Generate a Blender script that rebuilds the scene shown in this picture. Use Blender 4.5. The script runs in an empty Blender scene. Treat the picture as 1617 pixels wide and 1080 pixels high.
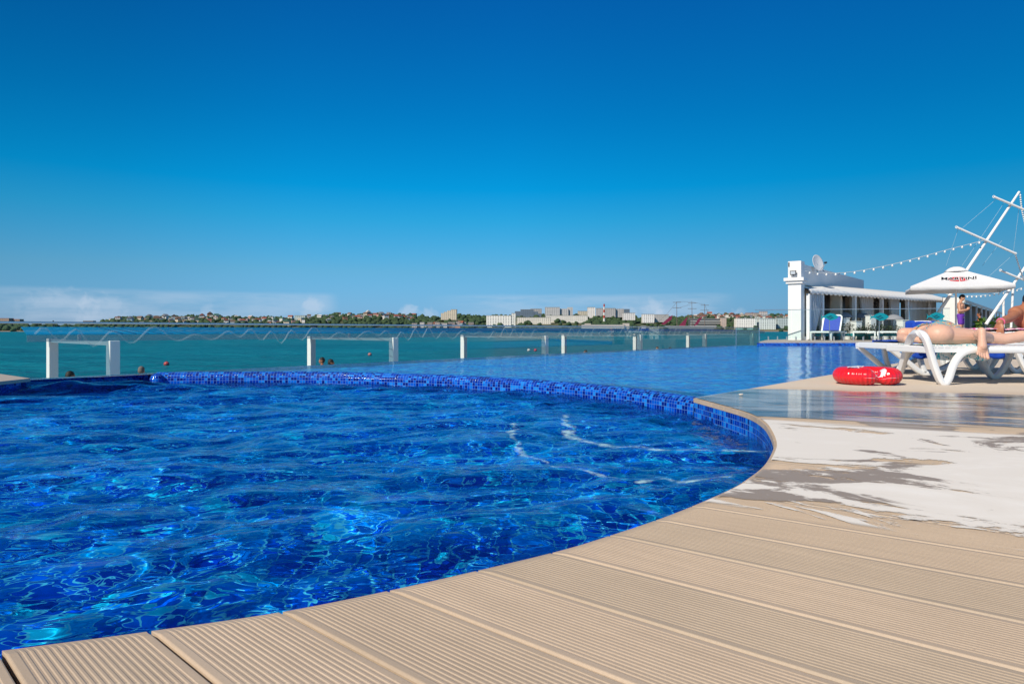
import bpy, bmesh, math, random
import numpy as np
from mathutils import Vector, Matrix, noise as mnoise
R = math.radians
scene = bpy.context.scene
col = scene.collection

# ------------------------------------------------------------------ camera
EYE = 0.48            # metres above the boards
F = 1078.0            # focal length in photo pixels (24 mm on a 36 mm sensor)
cam_d = bpy.data.cameras.new('camera'); cam = bpy.data.objects.new('camera', cam_d); col.objects.link(cam)
cam.location = (0, 0, EYE); cam.rotation_euler = (R(90), 0, 0)
cam_d.sensor_width = 36; cam_d.lens = 24.0; cam_d.shift_y = -19.0/1617
cam_d.clip_start = 0.05; cam_d.clip_end = 30000
scene.camera = cam
# ------------------------------------------------------------------ light
SUN_EL = R(40); SUN_AZ = math.atan2(-0.69, -0.72)   # direction towards the sun, from +X
sdir = Vector((math.cos(SUN_EL)*math.cos(SUN_AZ), math.cos(SUN_EL)*math.sin(SUN_AZ), math.sin(SUN_EL)))
sd = bpy.data.lights.new('sun', 'SUN'); sd.energy = 4.9; sd.angle = R(0.5); sd.color = (1, 0.92, 0.80)
sun = bpy.data.objects.new('sun', sd); col.objects.link(sun)
sun.rotation_euler = sdir.to_track_quat('Z', 'Y').to_euler(); sun.location = (-20, -10, 20)
world = bpy.data.worlds.new('World'); scene.world = world; world.use_nodes = True
vs = scene.view_settings
vs.view_transform = 'Standard'; vs.look = 'None'; vs.exposure = 0.0; vs.gamma = 1; vs.use_curve_mapping = False
scene.cycles.use_denoising = True
scene.cycles.max_bounces = 14; scene.cycles.transmission_bounces = 12; scene.cycles.transparent_max_bounces = 24
scene.cycles.glossy_bounces = 5; scene.cycles.diffuse_bounces = 3
scene.cycles.sample_clamp_indirect = 12.0

# ------------------------------------------------------------------ node helpers
class NT:
    def __init__(s, tree): s.t = tree; s.n = tree.nodes; s.l = tree.links
    def node(s, typ, props=None, **ins):
        n = s.n.new(typ)
        for k, v in (props or {}).items(): setattr(n, k, v)
        for k, v in ins.items(): s.put(n, k, v)
        return n
    def put(s, n, k, v):
        if k.startswith('i') and k[1:].isdigit(): sock = n.inputs[int(k[1:])]
        else:
            kk = k.replace('_', ' '); sock = next(i for i in n.inputs if i.name.lower() == kk.lower() and i.enabled)
        if isinstance(v, bpy.types.NodeSocket): s.l.new(v, sock)
        else:
            if isinstance(v, (tuple, list)) and sock.type == 'RGBA' and len(v) == 3: v = (*v, 1)
            sock.default_value = v
    def math(s, op, a, b=0.0, c=0.0, clamp=False):
        n = s.n.new('ShaderNodeMath'); n.operation = op; n.use_clamp = clamp
        s.put(n, 'i0', a); s.put(n, 'i1', b); s.put(n, 'i2', c)
        return n.outputs[0]
    def mix(s, fac, a, b, blend='MIX'):
        n = s.n.new('ShaderNodeMix'); n.data_type = 'RGBA'; n.blend_type = blend
        s.put(n, 'i0', fac); s.put(n, 'i6', a); s.put(n, 'i7', b)
        return n.outputs[2]
    def noise(s, vec, scale, detail=3, rough=0.5, dist=0.0, out=0, dims='3D'):
        n = s.n.new('ShaderNodeTexNoise'); n.noise_dimensions = dims
        if vec is not None: s.l.new(vec, n.inputs['Vector'])
        n.inputs['Scale'].default_value = scale; n.inputs['Detail'].default_value = detail
        n.inputs['Roughness'].default_value = rough; n.inputs['Distortion'].default_value = dist
        return n.outputs[out]
    def ramp(s, fac, stops, interp='LINEAR'):
        n = s.n.new('ShaderNodeValToRGB'); n.color_ramp.interpolation = interp
        cr = n.color_ramp
        while len(cr.elements) < len(stops): cr.elements.new(0.5)
        for e, (p, c) in zip(cr.elements, stops):
            e.position = p; e.color = (*c, 1) if len(c) == 3 else c
        s.put(n, 'i0', fac)
        return n.outputs[0]
    def smooth(s, x, a, b):
        n = s.n.new('ShaderNodeMapRange'); n.interpolation_type = 'SMOOTHSTEP'
        s.put(n, 'i0', x); n.inputs[1].default_value = a; n.inputs[2].default_value = b
        n.inputs[3].default_value = 0; n.inputs[4].default_value = 1
        return n.outputs[0]
    def mapping(s, vec, scale=(1,1,1), loc=(0,0,0), rot=(0,0,0)):
        n = s.n.new('ShaderNodeMapping'); s.l.new(vec, n.inputs[0])
        n.inputs[1].default_value = loc; n.inputs[2].default_value = rot; n.inputs[3].default_value = scale
        return n.outputs[0]
    def sep(s, vec):
        n = s.n.new('ShaderNodeSeparateXYZ'); s.l.new(vec, n.inputs[0]); return n.outputs
    def bump(s, h, strength=0.3, dist=0.01):
        n = s.n.new('ShaderNodeBump'); s.put(n, 'Height', h); n.inputs['Strength'].default_value = strength
        n.inputs['Distance'].default_value = dist
        return n.outputs[0]

def new_mat(name):
    m = bpy.data.materials.new(name); m.use_nodes = True
    t = NT(m.node_tree); b = m.node_tree.nodes['Principled BSDF']
    return m, t, b
_cache = {}
def plain(name, c, rough=0.5, var=0.12, scale=8.0, metal=0.0, spec=0.5, bump=0.0, bscale=40, trans=0.0, alpha=1.0, sss=0.0, coat=0.0):
    """surface with a little procedural mottling and, if asked, a fine relief"""
    if name in _cache: return _cache[name]
    m, t, b = new_mat(name)
    tc = t.node('ShaderNodeTexCoord').outputs['Object']
    n = t.noise(tc, scale, 4, 0.6)
    f = t.math('MULTIPLY_ADD', n, var*2, 1-var)
    rgb = t.node('ShaderNodeRGB'); rgb.outputs[0].default_value = (*c, 1)
    cc = t.node('ShaderNodeVectorMath', {'operation': 'SCALE'}); t.l.new(rgb.outputs[0], cc.inputs[0]); t.l.new(f, cc.inputs['Scale'])
    t.put(b, 'Base Color', cc.outputs[0]); t.put(b, 'Roughness', rough); t.put(b, 'Metallic', metal)
    b.inputs['Specular IOR Level'].default_value = spec
    b.inputs['Transmission Weight'].default_value = trans
    b.inputs['Alpha'].default_value = alpha
    b.inputs['Coat Weight'].default_value = coat
    if sss: b.inputs['Subsurface Weight'].default_value = sss; b.inputs['Subsurface Radius'].default_value = (0.02, 0.008, 0.005); b.inputs['Subsurface Scale'].default_value = 0.5
    if bump: t.put(b, 'Normal', t.bump(t.noise(tc, bscale, 4, 0.6), bump, 0.01))
    _cache[name] = m
    return m

# ------------------------------------------------------------------ world (sky with a low bank of cloud)
t = NT(world.node_tree)
bg = world.node_tree.nodes['Background']
sky = t.node('ShaderNodeTexSky', {'sky_type': 'NISHITA', 'sun_disc': False})
sky.sun_elevation = SUN_EL; sky.sun_rotation = SUN_AZ - math.pi/2
sky.air_density = 1.0; sky.dust_density = 0.3; sky.ozone_density = 3.0; sky.altitude = 0
d = t.node('ShaderNodeTexCoord').outputs['Generated']
o = t.sep(d)
el = t.math('MULTIPLY', t.math('ARCSINE', o[2]), 180/math.pi)
az = t.math('MULTIPLY', t.math('ARCTAN2', o[0], o[1]), 180/math.pi)
tint = t.ramp(t.math('DIVIDE', el, 40.0, clamp=True), [(0.0000, (0.224, 0.448, 0.976)), (0.0625, (0.224, 0.480, 0.840)), (0.1200, (0.216, 0.528, 0.764)), (0.2250, (0.068, 0.616, 0.848)), (0.2900, (0.006, 0.616, 0.912)), (0.4250, (0.003, 0.544, 0.888)), (0.6625, (0.008, 0.448, 0.896)), (0.9000, (0.208, 0.352, 0.480))])
skyc = t.mix(1.0, sky.outputs[0], tint, 'MULTIPLY')
azr = t.ramp(t.math('MULTIPLY_ADD', az, 1/80.0, 0.5, clamp=True), [(0.0, (.58,)*3), (0.12, (.66,)*3), (0.28, (.82,)*3), (0.5, (.95,)*3), (0.75, (.95,)*3), (1.0, (.86,)*3)])
skyc = t.mix(1.0, skyc, azr, 'MULTIPLY')
# clouds: a thin flat veil with a few puffy heads, laid out by compass direction
cv = t.node('ShaderNodeCombineXYZ'); t.l.new(az, cv.inputs[0]); t.l.new(el, cv.inputs[1])
n1 = t.noise(t.mapping(cv.outputs[0], (0.10, 0.55, 1)), 1.6, 5, 0.6)
n2 = t.noise(t.mapping(cv.outputs[0], (1.0, 1.0, 1)), 1.3, 6, 0.62, 0.4)
def band(x, lo0, lo1, hi0, hi1):
    return t.math('MULTIPLY', t.smooth(x, lo0, lo1), t.math('SUBTRACT', 1.0, t.smooth(x, hi0, hi1)))
def puff(a0, wa, top):
    """one cumulus head around azimuth a0, reaching elevation top"""
    dx = t.math('DIVIDE', t.math('SUBTRACT', az, a0), wa)
    r = t.math('ADD', t.math('MULTIPLY', dx, dx), t.math('POWER', t.math('DIVIDE', t.math('MAXIMUM', el, 0.0), top), 3.0))
    r = t.math('ADD', r, t.math('MULTIPLY_ADD', n2, 2.6, -1.3))
    return t.math('SUBTRACT', 1.0, t.smooth(r, 0.25, 1.25))
veil = t.math('MULTIPLY', band(t.math('ADD', el, t.math('MULTIPLY_ADD', n1, 0.8, -0.4)), 0.2, 1.2, 2.7, 3.1), t.smooth(n1, 0.22, 0.66))
v1 = t.math('MULTIPLY', veil, band(az, -38.5, -36, -15.5, -14.0))
v2 = t.math('MULTIPLY', veil, band(az, -8.0, 0.0, 16.0, 18.5))
cl = t.math('MULTIPLY', t.math('ADD', v1, v2), 0.30)
for a0, wa, top, s_ in ((-33.5, 2.8, 2.9, 0.15), (-31.0, 1.8, 2.7, 0.15), (-16.3, 1.0, 2.8, 0.26), (-24.0, 0.7, 2.0, 0.16), (-8.6, 1.3, 2.1, 0.42), (-6.9, 0.9, 1.9, 0.34), (11.6, 1.1, 2.7, 0.24), (12.6, 1.2, 1.8, 0.24), (18.5, 1.0, 1.7, 0.30), (9.7, .9, 2.0, 0.22)):
    cl = t.math('ADD', cl, t.math('MULTIPLY', puff(a0, wa, top), s_))
skyc = t.mix(cl, skyc, (4.3, 4.9, 5.8))
t.put(bg, 'Color', skyc); bg.inputs['Strength'].default_value = 0.144

# ------------------------------------------------------------------ object helpers
def link(name, me, m=None, parent=None):
    o = bpy.data.objects.new(name, me); col.objects.link(o)
    if m is not None:
        if isinstance(m, (list, tuple)):
            for x in m: me.materials.append(x)
        else: me.materials.append(m)
    if parent is not None: o.parent = parent
    return o
def tag(o, label=None, cat=None, group=None, kind=None):
    if label: o['label'] = label
    if cat: o['category'] = cat
    if group: o['group'] = group
    if kind: o['kind'] = kind
    return o
def thing(name, loc, label, cat, rz=0, group=None):
    o = bpy.data.objects.new(name, None); col.objects.link(o)
    o.empty_display_size = 0.2
    o.location = loc; o.rotation_euler.z = rz
    return tag(o, label, cat, group)
def copy_tree(o, parent=None):
    c = o.copy(); col.objects.link(c)
    if parent is not None: c.parent = parent
    for ch in list(o.children): copy_tree(ch, c)
    return c
def mesh_from(verts, faces, name='m', uvs=None, smooth=False):
    me = bpy.data.meshes.new(name); me.from_pydata([tuple(v) for v in verts], [], faces); me.update()
    if smooth: me.polygons.foreach_set('use_smooth', [True]*len(me.polygons))
    if uvs is not None:
        uvl = me.uv_layers.new(name='UVMap')
        vi = np.empty(len(me.loops), dtype=np.int32); me.loops.foreach_get('vertex_index', vi)
        uvl.data.foreach_set('uv', np.asarray(uvs, dtype=np.float32)[vi].ravel())
    return me
class MB:
    """collects boxes, bars, tubes and lathes, then links them as ONE mesh object"""
    def __init__(s): s.bm = bmesh.new()
    def box(s, c, size, rz=0, rot=None, bevel=0.0):
        r = bmesh.ops.create_cube(s.bm, size=1.0)
        M = Matrix.Translation(Vector(c)) @ (rot.to_4x4() if rot is not None else Matrix.Rotation(rz, 4, 'Z')) @ Matrix.Diagonal((*size, 1))
        bmesh.ops.transform(s.bm, matrix=M, verts=r['verts'])
        if bevel:
            es = list({e for v in r['verts'] for e in v.link_edges})
            bmesh.ops.bevel(s.bm, geom=es, offset=bevel, segments=2, affect='EDGES', profile=0.6)
        return s
    def bar(s, a, b, w, h, roll=0):
        a, b = Vector(a), Vector(b); d_ = b-a; L = d_.length
        q = d_.to_track_quat('Y', 'Z')
        r = bmesh.ops.create_cube(s.bm, size=1.0)
        M = Matrix.Translation((a+b)/2) @ q.to_matrix().to_4x4() @ Matrix.Rotation(roll, 4, 'Y') @ Matrix.Diagonal((w, L, h, 1))
        bmesh.ops.transform(s.bm, matrix=M, verts=r['verts']); return s
    def cyl(s, a, b, r1, r2=None, n=16):
        a, b = Vector(a), Vector(b); r2 = r1 if r2 is None else r2; d_ = b-a
        r = bmesh.ops.create_cone(s.bm, cap_ends=True, segments=n, radius1=r1, radius2=r2, depth=d_.length)
        M = Matrix.Translation((a+b)/2) @ d_.to_track_quat('Z', 'Y').to_matrix().to_4x4()
        bmesh.ops.transform(s.bm, matrix=M, verts=r['verts']); return s
    def ball(s, c, r, sub=2, sc=(1,1,1), rot=None):
        k = bmesh.ops.create_icosphere(s.bm, subdivisions=sub, radius=r)
        M = Matrix.Translation(Vector(c)) @ (rot.to_4x4() if rot is not None else Matrix()) @ Matrix.Diagonal((*sc, 1))
        bmesh.ops.transform(s.bm, matrix=M, verts=k['verts']); return s
    def tube(s, pts, r, n=8, flat=None, closed=False, up=None):
        """sweep a ring along pts; r a number or list; flat=(a,b) gives an elliptic/rectangular-ish section"""
        pts = [Vector(p) for p in pts]; N = len(pts); rings = []
        for i, p in enumerate(pts):
            if closed: tg = pts[(i+1) % N]-pts[i-1]
            else: tg = pts[min(i+1, N-1)]-pts[max(i-1, 0)]
            tg.normalize()
            u = Vector(up) if up is not None else (Vector((0,0,1)) if abs(tg.z) < 0.95 else Vector((1,0,0)))
            x = tg.cross(u).normalized(); y = x.cross(tg).normalized()
            rr = r[i] if isinstance(r, (list, tuple)) else r
            ring = []
            for k in range(n):
                a = 2*math.pi*k/n; ca, sa = math.cos(a), math.sin(a)
                if flat:
                    e = 0.45
                    cx = math.copysign(abs(ca)**e, ca)*flat[0]; sy = math.copysign(abs(sa)**e, sa)*flat[1]
                    ring.append(s.bm.verts.new(p + x*cx*rr + y*sy*rr))
                else: ring.append(s.bm.verts.new(p + (x*ca + y*sa)*rr))
            rings.append(ring)
        for i in range(N if closed else N-1):
            A, B = rings[i], rings[(i+1) % N]
            for k in range(n): s.bm.faces.new((A[k], A[(k+1) % n], B[(k+1) % n], B[k]))
        if not closed:
            s.bm.faces.new(rings[0][::-1]); s.bm.faces.new(rings[-1])
        return s
    def poly(s, pts, thick, axis):
        """flat outline pts (3-D) given thickness along axis"""
        ax = Vector(axis)*thick
        a = [s.bm.verts.new(Vector(p)) for p in pts]; b = [s.bm.verts.new(Vector(p)+ax) for p in pts]
        n = len(a); s.bm.faces.new(a); s.bm.faces.new(b[::-1])
        for i in range(n): s.bm.faces.new((a[i], b[i], b[(i+1) % n], a[(i+1) % n]))
        return s
    def build(s, name, m, parent=None, smooth=False, bevel=0.0):
        bmesh.ops.recalc_face_normals(s.bm, faces=s.bm.faces[:])
        me = bpy.data.meshes.new(name); s.bm.to_mesh(me); s.bm.free()
        if smooth:
            me.polygons.foreach_set('use_smooth', [True]*len(me.polygons))
            me.set_sharp_from_angle(angle=R(40))
        o = link(name, me, m, parent)
        if bevel:
            b = o.modifiers.new('bevel', 'BEVEL'); b.width = bevel; b.segments = 2; b.limit_method = 'ANGLE'
        return o
def at(px, py, Y):
    """world point seen at photo pixel (px, py) when it stands Y metres away"""
    return Vector(((px-808.5)/F*Y, Y, EYE+(521-py)/F*Y))
def on(px, py, z=0.0):
    Y = F*(EYE-z)/(py-521); return at(px, py, Y)

# ------------------------------------------------------------------ noise for water surfaces
def perlin(x, y, seed):
    rng = np.random.default_rng(seed); T = 256
    g = rng.uniform(0, 2*np.pi, (T, T)); gx, gy = np.cos(g), np.sin(g)
    xi = np.floor(x).astype(int); yi = np.floor(y).astype(int); xf = x-xi; yf = y-yi
    u = xf*xf*xf*(xf*(xf*6-15)+10); v = yf*yf*yf*(yf*(yf*6-15)+10)
    def gr(ix, iy, dx, dy): a, b = ix % T, iy % T; return gx[a, b]*dx+gy[a, b]*dy
    n00 = gr(xi, yi, xf, yf); n10 = gr(xi+1, yi, xf-1, yf); n01 = gr(xi, yi+1, xf, yf-1); n11 = gr(xi+1, yi+1, xf-1, yf-1)
    return (n00*(1-u)+n10*u)*(1-v)+(n01*(1-u)+n11*u)*v

# ------------------------------------------------------------------ plan of the place
Dv = Vector((0.620, 0.785, 0)); Nv = Vector((0.785, -0.620, 0))      # along / across the infinity edge
def on_line(a, X): return a+1.265*X
rim_px = [(1095,628),(1140,640),(1180,652),(1203,665),(1215,680),(1222,700),(1217,717),(1205,735),(1182,753),(1150,772),(1060,810),(950,847),(878,868),(765,895),(618,928),(445,962),(238,992),(0,1023)]
rim = [on(x, y, 0.0) for x, y in rim_px]
rim += [Vector((-1.5, .78, 0)), Vector((-2.6, .62, 0)), Vector((-3.8, .8, 0)), Vector((-5.0, 1.5, 0)), Vector((-5.9, 2.5, 0)), Vector((-6.5, 4.0, 0)), Vector((-6.3, 5.2, 0)), Vector((-5.75, 6.1, 0))]
div_px = [(245,588),(320,587.5),(400,587),(500,587),(600,589),(700,592),(800,597),(900,604),(1000,614),(1095,628)]
divider = [on(x, y, -0.01) for x, y in div_px]
def catmull(P, k=6):
    out = []
    for i in range(len(P)-1):
        p0, p1, p2, p3 = P[max(i-1,0)], P[i], P[i+1], P[min(i+2, len(P)-1)]
        for j in range(k):
            s_ = j/k
            out.append(0.5*((2*p1)+(-p0+p2)*s_+(2*p0-5*p1+4*p2-p3)*s_*s_+(-p0+3*p1-3*p2+p3)*s_**3))
    out.append(P[-1]); return out
RIM = catmull(rim, 6); DIV = catmull(divider, 6)
CORNER = rim[0]
BANK = [CORNER, Vector((16.05, 22.3, 0))]
FARY = 22.6
TILE = 0.034

# ------------------------------------------------------------------ materials of the setting
def tile_mat(name, size=TILE, dark=0.0):
    m, t, b = new_mat(name)
    uv = t.node('ShaderNodeUVMap').outputs[0]
    o = t.sep(t.mapping(uv, (1/size, 1/size, 1)))
    fx = t.math('FRACT', o[0]); fy = t.math('FRACT', o[1])
    c = t.node('ShaderNodeCombineXYZ'); t.l.new(t.math('FLOOR', o[0]), c.inputs[0]); t.l.new(t.math('FLOOR', o[1]), c.inputs[1])
    wn = t.node('ShaderNodeTexWhiteNoise', {'noise_dimensions': '2D'}); t.l.new(c.outputs[0], wn.inputs['Vector'])
    if dark: colr = t.ramp(wn.outputs[0], [(0.0, (0.0,0.045,0.62)), (0.28, (0.0,0.10,0.82)), (0.54, (0.0,0.20,0.93)), (0.78, (0.0,0.34,0.98)), (0.92, (0.01,0.58,0.99))], 'CONSTANT')
    else: colr = t.ramp(wn.outputs[0], [(0.0, (0.0,0.010,0.18)), (0.26, (0.0,0.03,0.34)), (0.52, (0.001,0.08,0.50)), (0.74, (0.003,0.14,0.60)), (0.9, (0.008,0.20,0.66))], 'CONSTANT')
    g = 0.055 if dark else 0.045
    ex = t.math('MINIMUM', fx, t.math('SUBTRACT', 1.0, fx)); ey = t.math('MINIMUM', fy, t.math('SUBTRACT', 1.0, fy))
    e = t.math('MINIMUM', ex, ey); grout = t.math('SUBTRACT', 1.0, t.smooth(e, g*0.6, g*1.3))
    t.put(b, 'Base Color', t.mix(grout, colr, (0.12, 0.62, 0.95) if dark else (0.09, 0.22, 0.50)))
    t.put(b, 'Roughness', t.math('MULTIPLY_ADD', grout, 0.5, 0.10)); b.inputs['Specular IOR Level'].default_value = 0.3
    t.put(b, 'Normal', t.bump(t.smooth(e, 0.0, 0.14), 0.5, 0.002))
    return m
M_tile = tile_mat('glass_mosaic'); M_floor = tile_mat('mosaic_floor', 0.08, 1)

def strip_mesh(pts, prof, name, lat=None):
    """loft: for each point of the path, profile [(offset along lateral, z, v)]; UV = (arc length, v)"""
    verts, uvs, faces = [], [], []; s_ = 0; K = len(prof)
    for i, p in enumerate(pts):
        if i: s_ += (pts[i]-pts[i-1]).length
        tg = (pts[min(i+1, len(pts)-1)]-pts[max(i-1, 0)]); tg.z = 0; tg.normalize(); n = Vector((tg.y, -tg.x, 0))
        for (o_, z, v) in prof: verts.append(p+n*o_+Vector((0,0,z-p.z))); uvs.append((s_, v))
        if i:
            for k in range(K-1):
                a = (i-1)*K+k; faces.append((a, a+1, a+K+1, a+K))
    return mesh_from(verts, faces, name, uvs, True)

# tub wall under the board nosing
PZ = -0.032
me = strip_mesh([p+Vector((0,0,0)) for p in RIM], [(-0.003, PZ-0.001, 0.0), (-0.003, -1.4, 1.37)], 'w')
tag(link('whirlpool_wall', me, M_tile), kind='structure')
# divider: rounded tiled wall
prof = []
RW = 0.15
for k in range(13):
    a = math.pi*k/12; prof.append((-RW/2+RW/2*math.cos(a), -0.085+0.075*math.sin(a), 0.5+a*0.11))
prof = [(0.0, -1.4, 0.5-1.3)]+prof+[(-RW, -1.4, 0.5+0.345+1.3)]
dp = [p.copy() for p in DIV]
me = strip_mesh(dp, prof, 'd')
dv = link('divider_wall', me, M_tile); tag(dv, 'low rounded mosaic wall curving between the whirlpool and the infinity pool', 'pool wall')
mb = MB(); mb.cyl(DIV[0]+Vector((0.03,-0.02,-1.4)), DIV[0]+Vector((0.03,-0.02,-0.085)), 0.078, n=20); mb.ball(DIV[0]+Vector((0.03,-0.02,-0.085)), 0.078, 3)
M_tile_o = tile_mat('mosaic_cap'); 
capo = mb.build('wall_end', M_tile_o, dv, smooth=True)
me = capo.data; uvl = me.uv_layers.new(name='UVMap')
for lp in me.loops:
    v = me.vertices[lp.vertex_index].co - (DIV[0]+Vector((0.03,-0.02,0)))
    uvl.data[lp.index].uv = (math.atan2(v.y, v.x)*0.078, v.z)
# floors
def flat(name, pts, z, m, kind='structure'):
    vs_ = [(p[0], p[1], z) for p in pts]
    me = mesh_from(vs_, [list(range(len(vs_)))], name, [(p[0], p[1]) for p in pts])
    o = link(name, me, m)
    return tag(o, kind=kind)
flat('pool_floor', [(-9, -2), (4, -2), (19, 23), (8, 23.4), (-9, 2.2)], -0.78, M_floor)
M_conc = plain('wet_concrete', (0.42, 0.40, 0.37), 0.8, 0.15, 3)
# infinity edge weir (outer wall)
wa, wb = Vector((-10.5, on_line(13.5, -10.5), 0)), Vector((7.6, on_line(13.5, 7.6), 0))
mb = MB(); q = (wb-wa)/2; c = (wa+wb)/2-Nv*0.05; ang = math.atan2(q.y, q.x)
mb.box((c.x, c.y, -1.35), (q.length*2, 0.10, 2.6), ang)
tag(mb.build('infinity_edge', M_conc), kind='structure')
me = strip_mesh([wa.lerp(wb, i/20) for i in range(21)], [(0.004, -0.045, 0), (0.004, -1.3, 1.25)], 'ie'); tag(link('infinity_edge_tiles', me, M_tile), kind='structure')
# ------------------------------------------------------------------ boards of the deck, fanned round one centre
FC = Vector((-8.5, 8.5, 0)); DA = 0.955
left = [Vector(p) for p in (RIM[:-20][::-1] + BANK[1:])]        # boundary polyline, from near left to far right
def ray_hits(a):
    d_ = Vector((math.cos(a), math.sin(a), 0)); best = None
    for i in range(len(left)-1):
        p, q = left[i]-FC, left[i+1]-FC; e = q-p
        den = d_.x*e.y-d_.y*e.x
        if abs(den) < 1e-9: continue
        s_ = (p.x*e.y-p.y*e.x)/den; u = (p.x*d_.y-p.y*d_.x)/den
        if -1e-6 <= u <= 1+1e-6 and s_ > 0: best = s_ if best is None else max(best, s_)
    return best, d_
m, t, b = new_mat('composite_board')
uv = t.sep(t.node('ShaderNodeUVMap').outputs[0])      # u = board index, v = distance along the board
pos = t.node('ShaderNodeNewGeometry').outputs['Position']
wn = t.node('ShaderNodeTexWhiteNoise', {'noise_dimensions': '1D'}); t.l.new(t.math('FLOOR', uv[0]), wn.inputs['W'])
base = t.ramp(wn.outputs[0], [(0.0, (0.44, 0.345, 0.25)), (0.5, (0.465, 0.358, 0.258)), (1.0, (0.495, 0.382, 0.278))])
cv = t.node('ShaderNodeCombineXYZ'); t.l.new(t.math('MULTIPLY', uv[0], 5.0), cv.inputs[0]); t.l.new(t.math('MULTIPLY', uv[1], 0.8), cv.inputs[1])
st = t.noise(cv.outputs[0], 2.2, 5, 0.65)
sp = t.noise(pos, 3.0, 6, 0.65)
fine = t.noise(pos, 260, 2, 0.5)
k = t.math('MULTIPLY', t.math('MULTIPLY_ADD', st, 0.36, 0.82), t.math('MULTIPLY_ADD', sp, 0.30, 0.85))
k = t.math('MULTIPLY', k, t.math('MULTIPLY_ADD', fine, 0.24, 0.88))
sc_ = t.node('ShaderNodeVectorMath', {'operation': 'SCALE'}); t.l.new(base, sc_.inputs[0]); t.l.new(k, sc_.inputs['Scale'])
spots = t.smooth(t.noise(pos, 22, 3, 0.7), 0.70, 0.76)
bleach = t.math('MULTIPLY', t.smooth(uv[0], 42.0, 46.5), 0.7)
t.put(b, 'Base Color', t.mix(t.math('MULTIPLY', spots, 0.35), t.mix(bleach, sc_.outputs[0], (0.60, 0.52, 0.43)), (0.20, 0.15, 0.11)))
t.put(b, 'Roughness', 0.62); t.put(b, 'Normal', t.bump(fine, 0.25, 0.0008))
M_deck = m
# one board's section: margins, then ribs (x across 0..1, z down)
sec = [(0.0, -0.030), (0.004, -0.004), (0.014, -0.0005), (0.022, 0.0), (0.075, 0.0)]
nr = 17
for i in range(nr):
    x0 = 0.082+i*(0.836/nr); w = 0.836/nr
    sec += [(x0+w*0.10, -0.0009), (x0+w*0.38, -0.0010), (x0+w*0.56, 0.0), (x0+w*0.90, 0.0)]
sec += [(0.93, 0.0), (0.950, 0.0), (0.960, -0.0006), (0.967, -0.004), (0.970, -0.030)]
verts, faces, uvs = [], [], []
for bi in range(-16, 100):
    a0 = R(-38.29+bi*DA)
    if math.degrees(a0) > 46: break
    base_i = len(verts); K = len(sec); ok = True
    rows = []
    for (x, z) in sec:
        a = a0+R(DA)*x; s0, d_ = ray_hits(a)
        if s0 is None: ok = False; break
        s1 = 48.0
        if d_.y > 0.001: s1 = min(s1, (FARY-FC.y)/d_.y)
        if d_.y < -0.001: s1 = min(s1, (-9-FC.y)/d_.y)
        if s1 <= s0+0.05: ok = False; break
        rows.append((a, s0, s1, d_, z, x))
    if not ok: continue
    cuts = [0, 0.002, 0.06, 0.25, 1.0]
    for (a, s0, s1, d_, z, x) in rows:
        for ci, c in enumerate(cuts):
            s_ = s0+(s1-s0)*c; p = FC+d_*s_
            zz = z if ci else min(z, -0.004)
            verts.append((p.x, p.y, zz)); uvs.append((bi+20+x, s_))
        p = FC+d_*s0; verts.append((p.x, p.y, PZ)); uvs.append((bi+20+x, s0))
    C_ = len(cuts)+1
    for r_ in range(K-1):
        A = base_i+r_*C_; B = A+C_
        for ci in range(len(cuts)-1): faces.append((A+ci, B+ci, B+ci+1, A+ci+1))
        faces.append((A+C_-1, B+C_-1, B, A))
me = mesh_from(verts, faces, 'pool_deck', uvs); tag(link('pool_deck', me, M_deck), kind='structure')
# slab under the boards
sub = [Vector((p.x, p.y, 0)) for p in left]
M_sub = plain('deck_underlay', (0.10, 0.08, 0.06), 0.9)
flat('deck_bed', [(p.x, p.y) for p in sub]+[(60, 22.3), (60, -10), (-12, -10), (-12, 0)], PZ+0.0005, M_sub)
# pool side of the right bank
me = strip_mesh([Vector((p.x, p.y, 0)) for p in BANK], [(0.02, PZ-0.001, 0), (0.02, -1.4, 1.4)], 'bankw'); tag(link('pool_side_wall', me, M_tile), kind='structure')
# ---- far terrace, a low step above the water
M_pave = plain('terrace_paving', (0.46, 0.40, 0.33), 0.7, 0.12, 1.5)
FZ = 0.10
mb = MB(); mb.poly([(8.2,FARY,FZ-3.0),(70,FARY,FZ-3.0),(90,80,FZ-3.0),(8.9+.79*55,80,FZ-3.0),(9.7,26.0,FZ-3.0)], 3.0, (0,0,1)); tag(mb.build('far_terrace', M_pave), kind='structure')
me = mesh_from([(8.1, FARY-0.02, -1.3), (17, FARY-0.02, -1.3), (17, FARY-0.02, FZ-0.05), (8.1, FARY-0.02, FZ-0.05)], [(0,1,2,3)], 'fb', [(0,0),(8.9,0),(8.9,1.35),(0,1.35)])
tag(link('far_pool_wall', me, M_tile), kind='structure')
# ---- corner slab at the far left of the whirlpool
mb = MB(); pts = [on(48, 597), on(0, 590), Vector((-7.6, 7.3, 0)), Vector((-9, 5.2, 0)), Vector((-9, 2, 0)), Vector((-6.4, 3.9, 0)), Vector((-6.2, 5.2, 0)), on(0, 602), ]
mb.poly([Vector((p.x, p.y, -0.035)) for p in pts], 0.033, (0, 0, 1))
tag(mb.build('corner_slab', plain('pale_stone', (0.42, 0.36, 0.30), 0.6, 0.1, 5)), kind='structure')
pts2 = [Vector((p.x-0.08, p.y-0.02, 0)) for p in pts]
me = strip_mesh(pts2[:1]+pts2[::-1], [(0.0, -0.034, 0), (0.0, -1.4, 1.37)], 'sw'); tag(link('corner_slab_wall', me, M_tile), kind='structure')

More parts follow.
